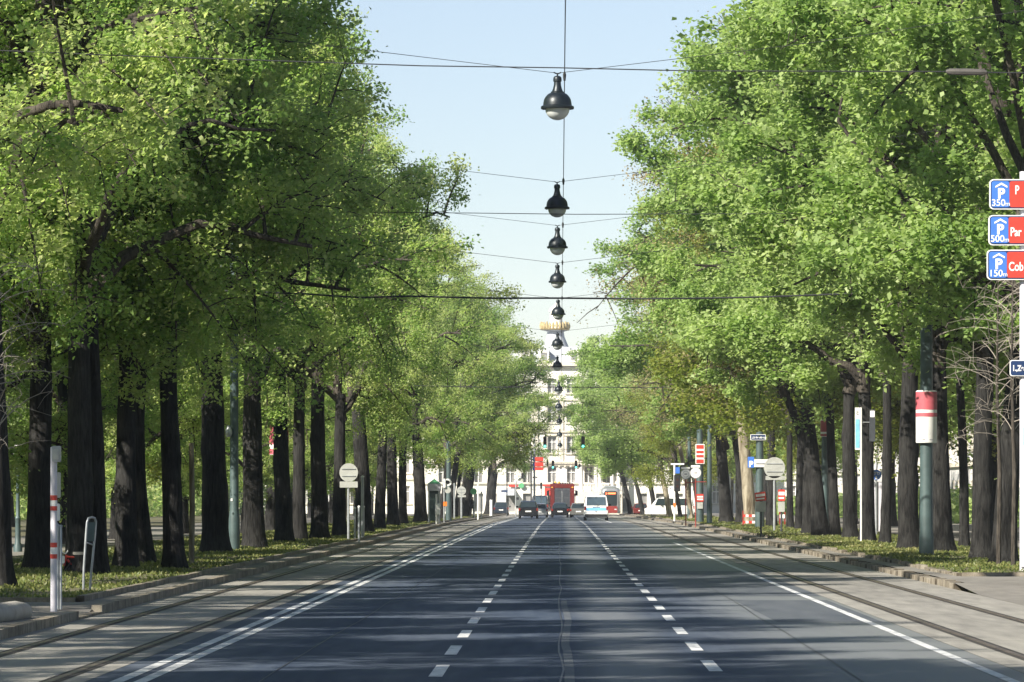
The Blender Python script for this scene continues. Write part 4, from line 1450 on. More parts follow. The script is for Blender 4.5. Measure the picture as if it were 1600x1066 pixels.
# work-site plates and red barrier below
for px, py, za, zb, hw, tilt, lab in ((1189, 838, 769, 783, 8.5, 0.12, 'tilted red plate with white text above a pale board'), (1221, 831, 765, 783, 5.5, 0.0, 'upright red and white plate on a thin pole')):
    p, Y = base(px, py)
    k = mpp(Y)
    t = thing('red_plate', p, lab, 'sign', 'red and white plates beside the short green mast')
    pole(MB(), (py - za + 2) * k, 1.6 * k).build('post', M['post_dark'], t)
    o = MB().rrect(-hw * k, hw * k, 0, (zb - za) * k, 0.04, -0.10, -0.06).build('plate', M['red_sign'], t, (0, 0, (py - zb) * k))
    o.rotation_euler = (0, -tilt, 0)
    mb = MB()
    mb.rrect(-hw * .85 * k, hw * .85 * k, (zb - za) * .50 * k, (zb - za) * .80 * k, 0.02, -0.106, -0.099)
    mb.rrect(-hw * .85 * k, hw * .7 * k, (zb - za) * .18 * k, (zb - za) * .34 * k, 0.02, -0.106, -0.099)
    mb.build('white_print', M['white'], o)
    MB().rrect(-hw * k, hw * .9 * k, (py - zb - 17) * k, (py - zb - 1) * k, 0.04, -0.09, -0.055).build('lower_board', M['sign_back'], t)
p, Y = base(1176, 822)
k = mpp(Y)
t = thing('red_barrier', p, 'red and white slatted barrier at the foot of the pale plane tree', 'barrier')
for xx in (-15, 17):
    MB().rrect((xx - 1) * k, (xx + 1) * k, -0.1, 24 * k, 0.02, -0.04, 0.04).build('post', M['red'], t)
for zz in (4, 14):
    r_ = MB().rrect(-15 * k, 17 * k, zz * k, (zz + 4) * k, 0.02, -0.07, -0.041).build('rail', M['red_sign'], t)
    for xx in (-11, -1, 9):
        MB().rrect(xx * k, (xx + 4.5) * k, (zz + .1) * k, (zz + 3.9) * k, 0.02, -0.075, -0.069).build('white_stripe', M['white'], r_)
t = thing('red_barrier', p + Vector((47 * k, 0.5, 0)), 'narrow red barrier end under the upright red plate', 'barrier')
for xx in (-4, 4):
    MB().rrect((xx - 1) * k, (xx + 1) * k, -0.1, 22 * k, 0.02, -0.04, 0.04).build('post', M['red'], t)
MB().rrect(-4 * k, 4 * k, 12 * k, 18 * k, 0.02, -0.07, -0.041).build('rail', M['white'], t)

# blue + red overhead sign by the plane tree
p = at(1161, 640, 300)
t = thing('hanging_sign', p, 'small blue sign with red wings high beside the plane trunk', 'sign')
MB().rrect(-0.33, 0.30, -0.22, 0.2, 0.05, -0.04, 0.02).build('board', M['blue_sign'], t)
MB().rrect(0.34, 0.62, -0.30, -0.05, 0.03, -0.04, 0.02).build('red_wing', M['red_sign'], t)
MB().rrect(0.36, 1.3, 0.38, 0.62, 0.03, -0.04, 0.02).build('red_wing', M['red_sign'], t)
MB().tube([(0.0, 0.04, -0.2), (0.3, 0.06, 0.6), (0.34, 0.08, 1.2)], 0.03, 6).build('bracket', M['post_dark'], t)

# tram flag with pale blue panel
p, Y = base(1345.5, 849)
k = mpp(Y)
t = thing('stop_flag', p, 'thin pale pole with a narrow blue and white stop flag', 'stop sign')
pole(MB(), (849 - 637) * k, 1.5 * k).build('post', M['white'], t)
b1 = MB().rrect(-9.5 * k, -2 * k, (849 - 703) * k, (849 - 637) * k, 0.02, -0.03, 0.03).build('flag', M['white'], t)
MB().rrect(-9 * k, -2.5 * k, (849 - 700) * k, (849 - 655) * k, 0.02, -0.036, -0.029).build('blue_face', M['cyan_sign'], b1)
lettering('E', 9 * k, M['grey_text'], b1, (-8 * k, -0.036, (849 - 648) * k), 'lettering', 0.004, 0.002)
b1 = MB().rrect(13 * k, 22 * k, (849 - 690) * k, (849 - 640) * k, 0.02, -0.03, 0.03).build('timetable', M['post_dark'], t)
MB().rrect(14 * k, 21 * k, (849 - 652) * k, (849 - 642) * k, 0.02, -0.036, -0.029).build('white_face', M['white'], b1)
MB().tube([(0, 0.02, (849 - 660) * k), (13 * k, 0.02, (849 - 660) * k)], 0.8 * k, 6).build('arm', M['post_grey'], t)
# blue cycle path sign
p, Y = base(1369, 838)
k = mpp(Y)
t = thing('cycle_sign', p, 'round blue cycle path sign with white symbol on a pale post', 'road sign')
pole(MB(), (838 - 734) * k, 1.8 * k).build('post', M['post_grey'], t)
d = MB().disc((0, -0.07, (838 - 742) * k), 8 * k, 0.03).build('disc', M['blue_sign'], t)
mb = MB()
for xx in (-3.2, 3.2):
    mb.tube([((xx + 2 * math.cos(a)) * k, -0.08, (838 - 740 + 2 * math.sin(a)) * k) for a in [2 * PI * q / 12 for q in range(13)]], 0.35 * k, 5)
mb.tube([(-3.2 * k, -0.08, 98 * k), (0, -0.08, 100.5 * k), (3.2 * k, -0.08, 98 * k)], 0.35 * k, 5)
mb.disc((-0.2 * k, -0.082, (838 - 745) * k), 1.0 * k, 0.01, 12)
mb.rrect(-1.4 * k, 1.2 * k, (838 - 749) * k, (838 - 746.2) * k, 0.3 * k, -0.082, -0.072)
mb.build('symbol', M['white'], d)
MB().rrect(-6 * k, 9 * k, (838 - 830) * k, (838 - 753) * k, 0.02, 0.03, 0.08).build('panel', M['lilac'], t)

# left far stop: shelter, signs, posts
p, Y = base(683, 818)
k = mpp(Y)
t = thing('stop_shelter', p, 'small pale-green roofed stop kiosk beside the forked trunk', 'kiosk')
for xx in (-13, 3):
    for yy in (0, 1.6):
        pole(MB(), (818 - 766) * k, 1.2 * k, xx * k, yy).build('post', M['post_grey'], t)
MB().box(-15 * k, 5 * k, -0.2, 1.8, (818 - 767) * k, (818 - 756) * k).build('fascia', M['lilac'], t)
mb = MB()
mb.add([(-15 * k, -0.2, 62 * k), (5 * k, -0.2, 62 * k), (5 * k, 1.8, 62 * k), (-15 * k, 1.8, 62 * k), (-5 * k, 0.8, 70 * k)], [(0, 1, 4), (1, 2, 4), (2, 3, 4), (3, 0, 4), (3, 2, 1, 0)])
mb.build('roof', M['green_sign'], t)
MB().box(-3 * k, 5 * k, -0.18, -0.1, 14 * k, 31 * k).build('poster', M['white'], t)
MB().box(-13 * k, 3 * k, 1.5, 1.62, 4 * k, 52 * k).build('back_panel', M['post_green'], t)
GF = 'posts and signs at the far stop on the olive-leaved side'
for px, py, top, w, m_, lab, extra in (
        (682, 818, 772, 1.6, 'white', 'white post in front of the stop kiosk', None), (694, 816, 748, 1.3, 'post_grey', 'grey post with white signal box and orange button', 'sig'),
        (747, 810, 757, 1.3, 'white', 'white pole at the end of the grass strip', 'fin'), (752, 809, 768, 1.1, 'post_grey', 'thin grey pole right behind the white pole', None),
        (767.5, 806, 781, 2.4, 'white', 'stubby white bollard near the parked dark car', None), (741, 809, 770, 1.0, 'post_grey', 'thin pole carrying a green disc', 'disc'),
        (710, 812, 755, 1.4, 'post_grey', 'plain grey pole between mast and round sign back', None)):
    p, Y = base(px, py)
    k = mpp(Y)
    t = thing('far_post', p, lab, 'post', GF)
    pole(MB(), (py - top) * k, w * k).build('post', M[m_], t)
    if extra == 'disc':
        MB().disc((-1 * k, -0.08, (py - 768) * k), 5.0 * k, 0.03, 20).build('disc', M['green_sign'], t)
    if extra == 'sig':
        MB().rrect(-2.2 * k, 2 * k, 54 * k, 68 * k, 0.03, -0.14, -0.02).build('signal_box', M['white'], t)
        MB().disc((5.5 * k, -0.02, 62 * k), 6 * k, 0.04, 20).build('disc', M['white'], t)
        MB().disc((5.5 * k, -0.04, 62.5 * k), 3 * k, 0.02, 16).build('symbol', M['black'], t)
        MB().disc((5.5 * k, -0.02, 50 * k), 5 * k, 0.04, 20).build('lower_disc', M['sign_back'], t)
        MB().rrect(-1.5 * k, 4.5 * k, 25 * k, 32 * k, 0.03, -0.12, -0.02).build('push_button', M['orange'], t)
    if extra == 'fin':
        MB().rrect(1.3 * k, 4 * k, 44 * k, 50 * k, 0.02, -0.05, 0.0).build('lamp_arm', M['white'], t)

# gantry pole with red direction signs, next to the end building
Yg = 470.0
k = mpp(Yg)
zg = gz(Yg)
p = Vector(((835 - VX) * k, Yg, zg))
gy = VY + F * (EYE - zg) / Yg
t = thing('direction_sign_pole', p, 'tall grey pole with three red direction signs tipped blue', 'sign mast')
pole(MB(), (gy - 670) * k, 1.6 * k).build('post', M['post_grey'], t)
for ya, yb in ((714.5, 721), (722.5, 729), (730.5, 735)):
    b1 = MB().rrect(0.5 * k, 14 * k, (gy - yb) * k, (gy - ya) * k, 0.03, -0.16, -0.12).build('sign_board', M['red_sign'], t)
    MB().rrect(-2.5 * k, 0.45 * k, (gy - yb) * k, (gy - ya) * k, 0.03, -0.16, -0.12).build('blue_tip', M['blue_sign'], b1)
    MB().rrect(14.1 * k, 16 * k, (gy - yb + 1.5) * k, (gy - ya - 1.5) * k, 0.03, -0.15, -0.12).build('end_plate', M['lilac'], b1)
MB().rrect(-3 * k, 5 * k, (gy - 747) * k, (gy - 745) * k, 0.03, -0.2, -0.1).build('arm_sign', M['post_dark'], t)
t = thing('dark_pole', p + Vector((-5 * k, -0.4, 0)), 'dark slim pole just beside the red direction signs', 'pole')
pole(MB(), (gy - 708) * k, 1.2 * k).build('post', M['post_dark'], t)
MB().lathe([(1.4 * k, (gy - 710) * k), (2.4 * k, (gy - 708.5) * k), (1.0 * k, (gy - 705) * k)], 10).build('cap', M['post_dark'], t)
t = thing('lamp_pole', p + Vector((-29 * k, 0.3, 0)), 'grey curved-arm pole holding a signal box in front of the pale building', 'street lamp')
MB().tube([(0, 0, -0.1), (0, 0, (gy - 755) * k), (1.2 * k, 0, (gy - 750) * k), (5 * k, 0, (gy - 747) * k), (9 * k, 0, (gy - 746) * k)], 0.9 * k, 8).build('post', M['post_grey'], t)
MB().rrect(8.5 * k, 12 * k, (gy - 748) * k, (gy - 739.5) * k, 0.05, -0.2, 0.1).build('signal_box', M['black'], t)
MB().rrect(1 * k, 5 * k, (gy - 781) * k, (gy - 777) * k, 0.05, -0.2, 0.1).build('lower_box', M['black'], t)
t = thing('lamp_pole', p + Vector((-43 * k, 0.5, 0)), 'plain dark pole at the corner of the pale building', 'street lamp')
pole(MB(), (gy - 690) * k, 0.8 * k).build('post', M['post_dark'], t)
MB().rrect(-9 * k, 1 * k, (gy - 769) * k, (gy - 766) * k, 0.03, -0.15, -0.05).build('street_sign', M['navy_sign'], t)
t = thing('signal_post', p + Vector((10.5 * k, 0.6, 0)), 'tilted black signal head on a thin post left of the truck', 'traffic light')
pole(MB(), (gy - 755) * k, 0.6 * k).build('post', M['post_grey'], t)
MB().rrect(-1.6 * k, 1.8 * k, (gy - 764) * k, (gy - 754) * k, 0.05, -0.2, 0.1).build('signal_head', M['black'], t)


# ------------------------------------------------------------------ vehicles
def wheel(parent, x, y, r, w=0.2):
    t = MB().lathe([(r * 0.62, -w / 2), (r * 0.93, -w / 2), (r, -w * 0.3), (r, w * 0.3), (r * 0.93, w / 2), (r * 0.62, w / 2)], 24, (x, y, r), 'x').build('wheel', M['tyre'], parent)
    s = 1 if x > 0 else -1
    MB().lathe([(r * 0.61, -w * 0.42), (r * 0.61, w * 0.42)], 20, (x, y, r), 'x').build('rim', M['rim'], t)
    MB().lathe([(r * 0.16, 0), (r * 0.14, 0.02)], 10, (x + s * w * 0.43, y, r), 'x').build('hub', M['tyre'], t)


def loft(stations):
    """body from cross sections (y, half widths at sill / belt / roof, z bottom / belt / top)"""
    mb = MB()
    vs, fs = [], []
    m_ = None
    for (y, wb, wm, wr, zb, zm, zt) in stations:
        half = [(wb * 0.86, zb), (wb, zb + 0.10), (wm, zb + (zm - zb) * 0.55), (wm * 0.985, zm), (wr, zt - 0.07), (wr * 0.93, zt - 0.02), (wr * 0.6, zt)]
        ring = [(x, y, z) for x, z in half] + [(-x, y, z) for x, z in reversed(half)]
        m_ = len(ring)
        vs += ring
    for i in range(len(stations) - 1):
        for k_ in range(m_):
            k2 = (k_ + 1) % m_
            fs.append((i * m_ + k_, (i + 1) * m_ + k_, (i + 1) * m_ + k2, i * m_ + k2))
    fs.append(tuple(range(m_)))
    fs.append(tuple((len(stations) - 1) * m_ + k_ for k_ in range(m_ - 1, -1, -1)))
    mb.add(vs, fs)
    return mb


def car(name, x, Y, label, W, H, L, paint, kind='hatch', rz=0.0, lights='tail', glass='glass_car', cat='car', rack=False):
    t = thing(name, (x, Y, gz(Y) + 0.004), label, cat, None, rz)
    w = W / 2
    van = kind == 'van'
    belt = 0.60 * H if not van else 0.56 * H
    rear_top = 0.46 if not van else 0.22
    wroof = w * (0.74 if not van else 0.84)
    bonnet = belt * (0.98 if not van else 1.02)
    st = [(0.0, w * .90, w * .93, w * .80, .34, belt * .86, belt * .94),
          (0.06, w * .95, w * .98, w * .84, .28, belt * .95, belt * 1.02),
          (rear_top, w * .98, w, wroof, .24, belt, H * .965),
          (rear_top + .35, w, w, wroof, .22, belt, H),
          (L * .56, w, w, wroof, .22, belt, H * .995),
          (L * (.64 if not van else .76), w, w, wroof * 1.0, .22, belt, H * .94),
          (L * (.77 if not van else .87), w, w, w * .80, .22, belt * .97, bonnet + .05),
          (L * .95, w * .97, w * .97, w * .76, .24, belt * .84, bonnet * .86),
          (L, w * .86, w * .88, w * .70, .32, belt * .70, bonnet * .70)]
    loft(st).build('body', paint, t)
    # rear glass
    yb, yt = 0.06, rear_top
    zb, zt = belt * 1.06, H * .925

    def ry(z):
        f = (z - belt * 1.02) / (H * .965 - belt * 1.02)
        return yb + (yt - yb) * f - 0.012
    wtop, wbot = wroof * .90, w * .80
    MB().slab([(-wbot, ry(zb), zb), (wbot, ry(zb), zb), (wtop, ry(zt), zt), (-wtop, ry(zt), zt)], 0.018).build('rear_window', M[glass], t)
    for s in (-1, 1):
        q = [(s * (w * .985 + .004), rear_top + .30, belt * 1.05), (s * (w * .985 + .004), L * (.70 if not van else .80), belt * 1.05),
             (s * (wroof + .03), L * (.56 if not van else .74), H * .93), (s * (wroof + .03), rear_top + .48, H * .93)]
        if s < 0:
            q = [q[1], q[0], q[3], q[2]]
        MB().slab(q, 0.012).build('side_window', M['glass_car'], t)
        MB().rrect(s * w * .90 - .08, s * w * .90 + .08, belt * .74, belt * (1.0 if not van else 1.0), .04, -0.03, .10).build('tail_light', M['tail'], t)
        mr = MB().rrect(s * (w + .12) - .10, s * (w + .12) + .10, belt * 1.02, belt * 1.02 + .17, .04, L * .66, L * .66 + .10).build('mirror', paint if not van else M['black'], t)
        MB().rrect(s * w * .62 - .15, s * w * .62 + .15, belt * .62, belt * .78, .05, L - .10, L + .01).build('headlight', M['lamp_glass'], t)
        for yy in (L * .18, L * .82):
            wheel(t, s * (w - .11), yy, .33 if not van else .35)
    yA, yB = L * (.77 if not van else .87), L * (.64 if not van else .76)
    MB().slab([(w * .74, yA - .01, bonnet + .08), (-w * .74, yA - .01, bonnet + .08), (-wroof * .9, yB + .02, H * .92), (wroof * .9, yB + .02, H * .92)], 0.02).build('windscreen', M['glass_car'], t)
    MB().rrect(-w * .92, w * .92, .30, .52, .06, -0.06, .12).build('bumper', M['black'] if van else paint, t)
    MB().rrect(-.26, .26, belt * .62 if not van else belt * .78, belt * .62 + .12 if not van else belt * .78 + .12, .015, -.075 if not van else -0.02, .03).build('number_plate', M['white'], t)
    if rack:
        for s in (-1, 1):
            MB().tube([(s * wroof * .9, rear_top + .4, H - .02), (s * wroof * .9, rear_top + .55, H + .05), (s * wroof * .9, L * .5, H + .05), (s * wroof * .9, L * .54, H - .02)], .02, 6).build('roof_rail', M['post_grey'], t)
    return t


def on_road(px, Y):
    return (px - VX) * Y / F


car('dark_suv', on_road(825.5, 395), 395, 'black sport utility car seen from behind beside the double line', 1.80, 1.62, 4.6, M['car_black'], rack=True)
car('silver_car', on_road(842.5, 425), 425, 'small silver-grey car tucked between the black car and the dark van', 1.70, 1.42, 4.1, M['car_silver'])
t = car('dark_van', on_road(843.5, 505), 505, 'dark blue van with a tall roof ahead of the silver car', 1.98, 2.35, 5.4, M['car_navy'], 'van', glass='glass_pale', cat='van')
car('black_hatchback', on_road(875, 432), 432, 'black hatchback directly behind the red truck', 1.72, 1.46, 4.2, M['car_black'])
car('grey_car', on_road(904, 432), 432, 'grey-beige car half hidden by the white van', 1.76, 1.44, 4.3, M['car_grey'])
t = car('white_van', on_road(931.5, 342), 342, 'white van with a light blue band across its tailgate', 1.92, 2.02, 4.9, M['car_white'], 'van', glass='glass_pale', cat='van')
MB().rrect(-.80, .80, .80, 1.02, .03, -.022, .06).build('blue_band', M['sky_blue'], t)
MB().rrect(-.30, .30, 1.05, 1.11, .02, -.02, .07).build('door_handle', M['black'], t)
MB().tube([(-.02, -.03, 1.20), (.16, -.05, 1.34)], .012, 5).build('wiper', M['black'], t)
MB().rrect(-.10, .10, 0.66, 0.76, .04, -.02, .04).build('emblem', M['post_grey'], t)
t = car('parked_white_van', on_road(1008, 440), 442, 'white van parked crosswise under the fresh green trees', 1.95, 2.05, 5.0, M['car_white'], 'van', rz=PI / 2, cat='van')
t.location.x += 5.0
car('parked_red_car', on_road(1001, 505), 505, 'red car parked beyond the white van, mostly hidden by trunks', 1.7, 1.45, 4.0, M['car_red'])
car('parked_blue_car', on_road(783, 520), 520, 'dark blue car parked at the far kerb by the pale building', 1.8, 1.6, 4.4, M['car_navy'])

# red truck
Y = 452
t = thing('red_truck', (on_road(878.5, Y), Y, gz(Y) + 0.004), 'tall red truck with dark grey rear doors', 'truck')
mb = MB()
mb.box(-1.22, 1.22, 0.10, 6.2, 0.85, 3.45)
mb.build('cargo_box', M['car_red'], t)
mb = MB()
mb.box(-1.25, -0.82, -0.02, 0.10, 0.75, 3.42)
mb.box(0.82, 1.25, -0.02, 0.10, 0.75, 3.42)
mb.box(-0.82, 0.82, -0.02, 0.10, 3.02, 3.42)
mb.box(-0.82, 0.82, -0.02, 0.10, 0.75, 0.98)
mb.build('rear_frame', M['car_red'], t)
for s in (-1, 1):
    d = MB().rrect(min(s * 0.02, s * 0.80), max(s * 0.02, s * 0.80), 1.0, 3.0, 0.02, 0.03, 0.09).build('rear_door', M['door_grey'], t)
    MB().rrect(min(s * 0.10, s * 0.72), max(s * 0.10, s * 0.72), 2.05, 2.85, 0.04, 0.015, 0.035).build('door_panel', M['post_dark'], d)
    MB().rrect(min(s * 0.10, s * 0.72), max(s * 0.10, s * 0.72), 1.15, 1.95, 0.04, 0.015, 0.035).build('door_panel', M['post_dark'], d)
    MB().tube([(s * 0.06, 0.0, 1.3), (s * 0.06, -0.02, 1.35), (s * 0.06, -0.02, 2.6), (s * 0.06, 0.0, 2.65)], .018, 6).build('door_bar', M['post_grey'], d)
    MB().rrect(s * 1.04 - .12, s * 1.04 + .12, .80, 1.05, .03, -.05, -.015).build('tail_light', M['tail'], t)
    MB().rrect(s * 1.06 - .08, s * 1.06 + .08, 3.02, 3.14, .03, -.06, -.015).build('marker_lamp', M['amber'], t)
    mr = MB().rrect(s * 1.50 - .14, s * 1.50 + .14, 2.2, 2.75, .05, 6.6, 6.75).build('mirror', M['black'], t)
    MB().tube([(s * 1.15, 6.7, 2.7), (s * 1.5, 6.7, 2.78)], .03, 6).build('mirror_arm', M['black'], mr)
    for yy in (0.9, 2.1, 6.9):
        wheel(t, s * 1.05, yy, .5, .3)
mb = MB()
for q in range(9):
    x0 = -1.0 + q * 0.24
    mb.box(x0, x0 + 0.2, 0.3, 1.4 + random.random(), 3.44, 3.50 + random.random() * 0.13)
mb.build('roof_load', M['post_dark'], t)
MB().lathe([(0.13, 0), (0.14, 0.16), (0.09, 0.24), (0.001, 0.26)], 14, (-0.72, 0.6, 3.45)).build('beacon', M['amber'], t)
MB().lathe([(0.13, 0), (0.14, 0.16), (0.09, 0.24), (0.001, 0.26)], 14, (-0.35, 0.6, 3.45)).build('beacon', M['amber'], t)
cb = MB().box(-1.2, 1.2, 6.3, 8.2, 0.5, 2.85).build('cab', M['car_red'], t)
MB().box(-1.05, 1.05, 8.2, 8.22, 1.7, 2.65).build('windscreen', M['glass_car'], cb)
MB().box(-1.0, 1.0, 0.2, 8.0, 0.55, 0.84).build('chassis', M['black'], t)
MB().rrect(-1.2, 1.2, 0.48, 0.68, 0.04, -0.02, 0.1).build('bumper', M['black'], t)
MB().rrect(-.26, .26, .70, .82, .01, -.06, -.03).build('number_plate', M['white'], t)

# tram
Y = 511
t = thing('tram', (on_road(954, Y), Y, gz(Y) + 0.01), 'grey and red tram coming toward the camera with a lit red display', 'tram')
mb = MB()
vs, fs = [], []
prof = [(0.0, .86, 3.00), (0.12, .98, 3.18), (0.45, 1.10, 3.30), (1.0, 1.18, 3.36), (20.0, 1.18, 3.36)]
for (yy, hw, top) in prof:
    half = [(hw * .94, .28), (hw, .5), (hw, 2.35), (hw * .95, top - .35), (hw * .80, top - .10), (hw * .5, top)]
    ring = [(x, yy, z) for x, z in half] + [(-x, yy, z) for x, z in reversed(half)]
    vs += ring
m_ = 12
for i in range(len(prof) - 1):
    for q in range(m_):
        q2 = (q + 1) % m_
        fs.append((i * m_ + q, (i + 1) * m_ + q, (i + 1) * m_ + q2, i * m_ + q2))
fs.append(tuple(range(m_)))
fs.append(tuple((len(prof) - 1) * m_ + q for q in range(m_ - 1, -1, -1)))
mb.add(vs, fs)
mb.build('body', M['car_silver'], t)
MB().rrect(-.80, .80, .32, 1.12, .12, -.04, .03).build('red_front', M['red'], t)
ws = MB().rrect(-.74, .74, 1.16, 2.86, .14, -.05, .02).build('windscreen', M['glass_car'], t)
MB().rrect(-.66, .66, 2.42, 2.78, .05, -.062, -.045).build('display', M['display_off'], ws)
lettering('2', .30, M['display'], ws, (-.58, -.066, 2.49), 'lettering', 0.006, 0.015)
MB().rrect(-.32, .60, 2.52, 2.70, .03, -.07, -.058).build('destination_strip', M['display'], ws)
for s in (-1, 1):
    MB().rrect(s * .58 - .13, s * .58 + .13, .66, .80, .05, -.06, -.03).build('headlight', M['lamp_glass'], t)
    MB().rrect(s * 1.22 - .05, s * 1.22 + .05, 2.1, 2.5, .03, .2, .3).build('mirror', M['black'], t)
    for yy in range(5):
        MB().box(s * 1.185 - .012, s * 1.185 + .012, 1.6 + yy * 3.6, 4.6 + yy * 3.6, 1.25, 2.45).build('side_window', M['glass_car'], t)
    MB().box(s * 1.183 - .012, s * 1.183 + .012, 1.4, 19.8, .35, 1.1).build('red_skirt', M['red'], t)
MB().rrect(-.7, .7, 3.34, 3.52, .05, 1.6, 5.0).build('roof_unit', M['post_grey'], t)
MB().tube([(0, 8, 3.4), (0, 6.8, 4.3), (0, 8.2, 5.2)], .03, 6).build('pantograph', M['black'], t)


# person waiting by the olive row, dark clothes
def person(loc, label, rz=0.0):
    t = thing('person', loc, label, 'person', None, rz)
    bm_v = [(0, 0, .95), (0, .0, 1.18), (0, .01, 1.40), (0, .0, 1.50), (0, -.01, 1.58), (0, -.02, 1.70),
            (.19, .0, 1.40), (.24, .02, 1.12), (.21, -.06, .88), (.205, -.09, .78), (-.19, .0, 1.40), (-.24, .02, 1.12), (-.21, -.06, .88), (-.205, -.09, .78),
            (.10, 0, .90), (.11, -.02, .50), (.11, .02, .09), (.115, -.13, .04), (-.10, 0, .90), (-.11, -.01, .50), (-.12, .04, .09), (-.125, -.11, .04)]
    e = [(0, 1), (1, 2), (2, 3), (3, 4), (4, 5), (2, 6), (6, 7), (7, 8), (8, 9), (2, 10), (10, 11), (11, 12), (12, 13), (0, 14), (14, 15), (15, 16), (16, 17), (0, 18), (18, 19), (19, 20), (20, 21)]
    rad = [.15, .14, .16, .06, .085, .085, .075, .055, .04, .035, .075, .055, .04, .035, .10, .07, .048, .04, .10, .07, .048, .04]
    me = bpy.data.meshes.new('body')
    me.from_pydata(bm_v, e, [])
    o = link('body', me, t)
    md = o.modifiers.new('skin', 'SKIN')
    for i, r_ in enumerate(rad):
        me.skin_vertices[0].data[i].radius = (r_, r_ * (.72 if i < 3 else 1))
    me.skin_vertices[0].data[0].use_root = True
    o.modifiers.new('sub', 'SUBSURF').levels = 2
    o.modifiers['sub'].render_levels = 2
    me.materials.append(M['cloth_dark'])
    MB().lathe([(.001, -.115), (.05, -.10), (.075, -.04), (.082, .02), (.07, .08), (.04, .11), (.001, .12)], 14, (0, -.03, 1.66)).build('head', M['skin'], t)
    MB().lathe([(.088, .0), (.09, .05), (.07, .10), (.001, .135)], 14, (0, -.015, 1.66)).build('hair', M['black'], t)
    return t


p, Y = base(738, 809)
person(p, 'person in dark clothes waiting below the green disc sign', 0.4)


# ------------------------------------------------------------------ buildings
def facade(xs, rows, x0, x1, z0, z1, y, rec, wmat, wall_name, root):
    """front wall with real window openings; each window is its own part set back in the wall"""
    mb = MB()
    xb = [x0]
    for (cx, hw) in xs:
        xb += [cx - hw, cx + hw]
    xb.append(x1)
    zb = [z0]
    for (cz, hh) in rows:
        zb += [cz - hh, cz + hh]
    zb.append(z1)
    for i in range(len(xb) - 1):
        for j in range(len(zb) - 1):
            if i % 2 == 1 and j % 2 == 1:
                a, b, c_, d_ = xb[i], xb[i + 1], zb[j], zb[j + 1]
                mb.add([(a, y, c_), (b, y, c_), (b, y, d_), (a, y, d_), (a, y + rec, c_), (b, y + rec, c_), (b, y + rec, d_), (a, y + rec, d_)],
                       [(0, 1, 5, 4), (1, 2, 6, 5), (2, 3, 7, 6), (3, 0, 4, 7)])
            else:
                mb.add([(xb[i], y, zb[j]), (xb[i + 1], y, zb[j]), (xb[i + 1], y, zb[j + 1]), (xb[i], y, zb[j + 1])], [(0, 1, 2, 3)])
    return mb


def window(root, cx, cz, hw, hh, y, rec, trim, cross=True):
    mb = MB()
    e = 0.09
    mb.box(cx - hw, cx - hw + e, y + rec * .6, y + rec * .85, cz - hh, cz + hh)
    mb.box(cx + hw - e, cx + hw, y + rec * .6, y + rec * .85, cz - hh, cz + hh)
    mb.box(cx - e / 2, cx + e / 2, y + rec * .6, y + rec * .85, cz - hh, cz + hh)
    mb.box(cx - hw + e, cx - e / 2, y + rec * .62, y + rec * .83, cz + hh * .28, cz + hh * .28 + e)
    mb.box(cx + e / 2, cx + hw - e, y + rec * .62, y + rec * .83, cz + hh * .28, cz + hh * .28 + e)
    w = mb.build('window', M['white'], root)
    MB().add([(cx - hw, y + rec * .9, cz - hh), (cx + hw, y + rec * .9, cz - hh), (cx + hw, y + rec * .9, cz + hh), (cx - hw, y + rec * .9, cz + hh)], [(0, 1, 2, 3)]).build('pane', M['pane'], w)
    mb = MB()
    mb.box(cx - hw - .25, cx + hw + .25, y - .22, y - .003, cz - hh - .22, cz - hh - .03)
    mb.build('sill', M['stone_trim'], w)
    if trim:
        mb = MB()
        mb.box(cx - hw - .22, cx - hw - .03, y - .10, y - .003, cz - hh, cz + hh + .1)
        mb.box(cx + hw + .03, cx + hw + .22, y - .10, y - .003, cz - hh, cz + hh + .1)
        mb.box(cx - hw - .35, cx + hw + .35, y - .25, y - .003, cz + hh + .12, cz + hh + .36)
        mb.build('surround', M['stone_trim'], w)
    return w


YB = 600.0
kb = mpp(YB)
X_ = lambda px: (px - VX) * kb
Z_ = lambda py: EYE - (py - VY) * kb
zg = gz(YB) - 0.1
bl = thing('corner_palace', (0, YB, 0), 'bright cream palace with columns, cornices and gilded tower closing the avenue', 'building')
YF = 0.0
cols = [(X_(px), .62 if px != 862 else .5) for px in (692, 720, 748, 769, 797.5, 824, 862.5, 892.5, 920, 948, 976, 1004, 1032, 1060)]
rows = [(Z_(742), 1.05), (Z_(695), 1.12), (Z_(648), 1.05), (Z_(603), .95)]
x0b, x1b, ztop = X_(660), X_(1092), Z_(570)
wall = facade(cols, [(zg + 1.7, 1.25)] + rows, x0b, x1b, zg, ztop, YF, 0.45, None, 'wall', bl)
wall.box(x0b, x0b + .3, .004, 18, zg, ztop)
wall.box(x1b - .3, x1b, .004, 18, zg, ztop)
wall.box(x0b + .3, x1b - .3, 17.7, 18, zg, ztop)
wall.build('wall', M['stone'], bl)
for (cx, hw) in cols:
    for q, (cz, hh) in enumerate(rows):
        window(bl, cx, cz, hw, hh, YF, 0.45, q in (1, 2))
    # ground floor shop openings
    mb = MB()
    mb.add([(cx - hw, .4, zg + .45), (cx + hw, .4, zg + .45), (cx + hw, .4, zg + 2.95), (cx - hw, .4, zg + 2.95)], [(0, 1, 2, 3)])
    mb.build('shop_opening', M['pane'], bl)
mb = MB()
for (za, zb_, d_) in ((Z_(724.5), Z_(721), .5), (Z_(727.5), Z_(725), .3), (Z_(676), Z_(673), .35), (Z_(626), Z_(624), .25), (Z_(572), Z_(567), .7), (Z_(576), Z_(573), .35), (Z_(757), Z_(755.5), .2)):
    mb.box(x0b - .2, x1b + .2, -d_, -.004, za, zb_)
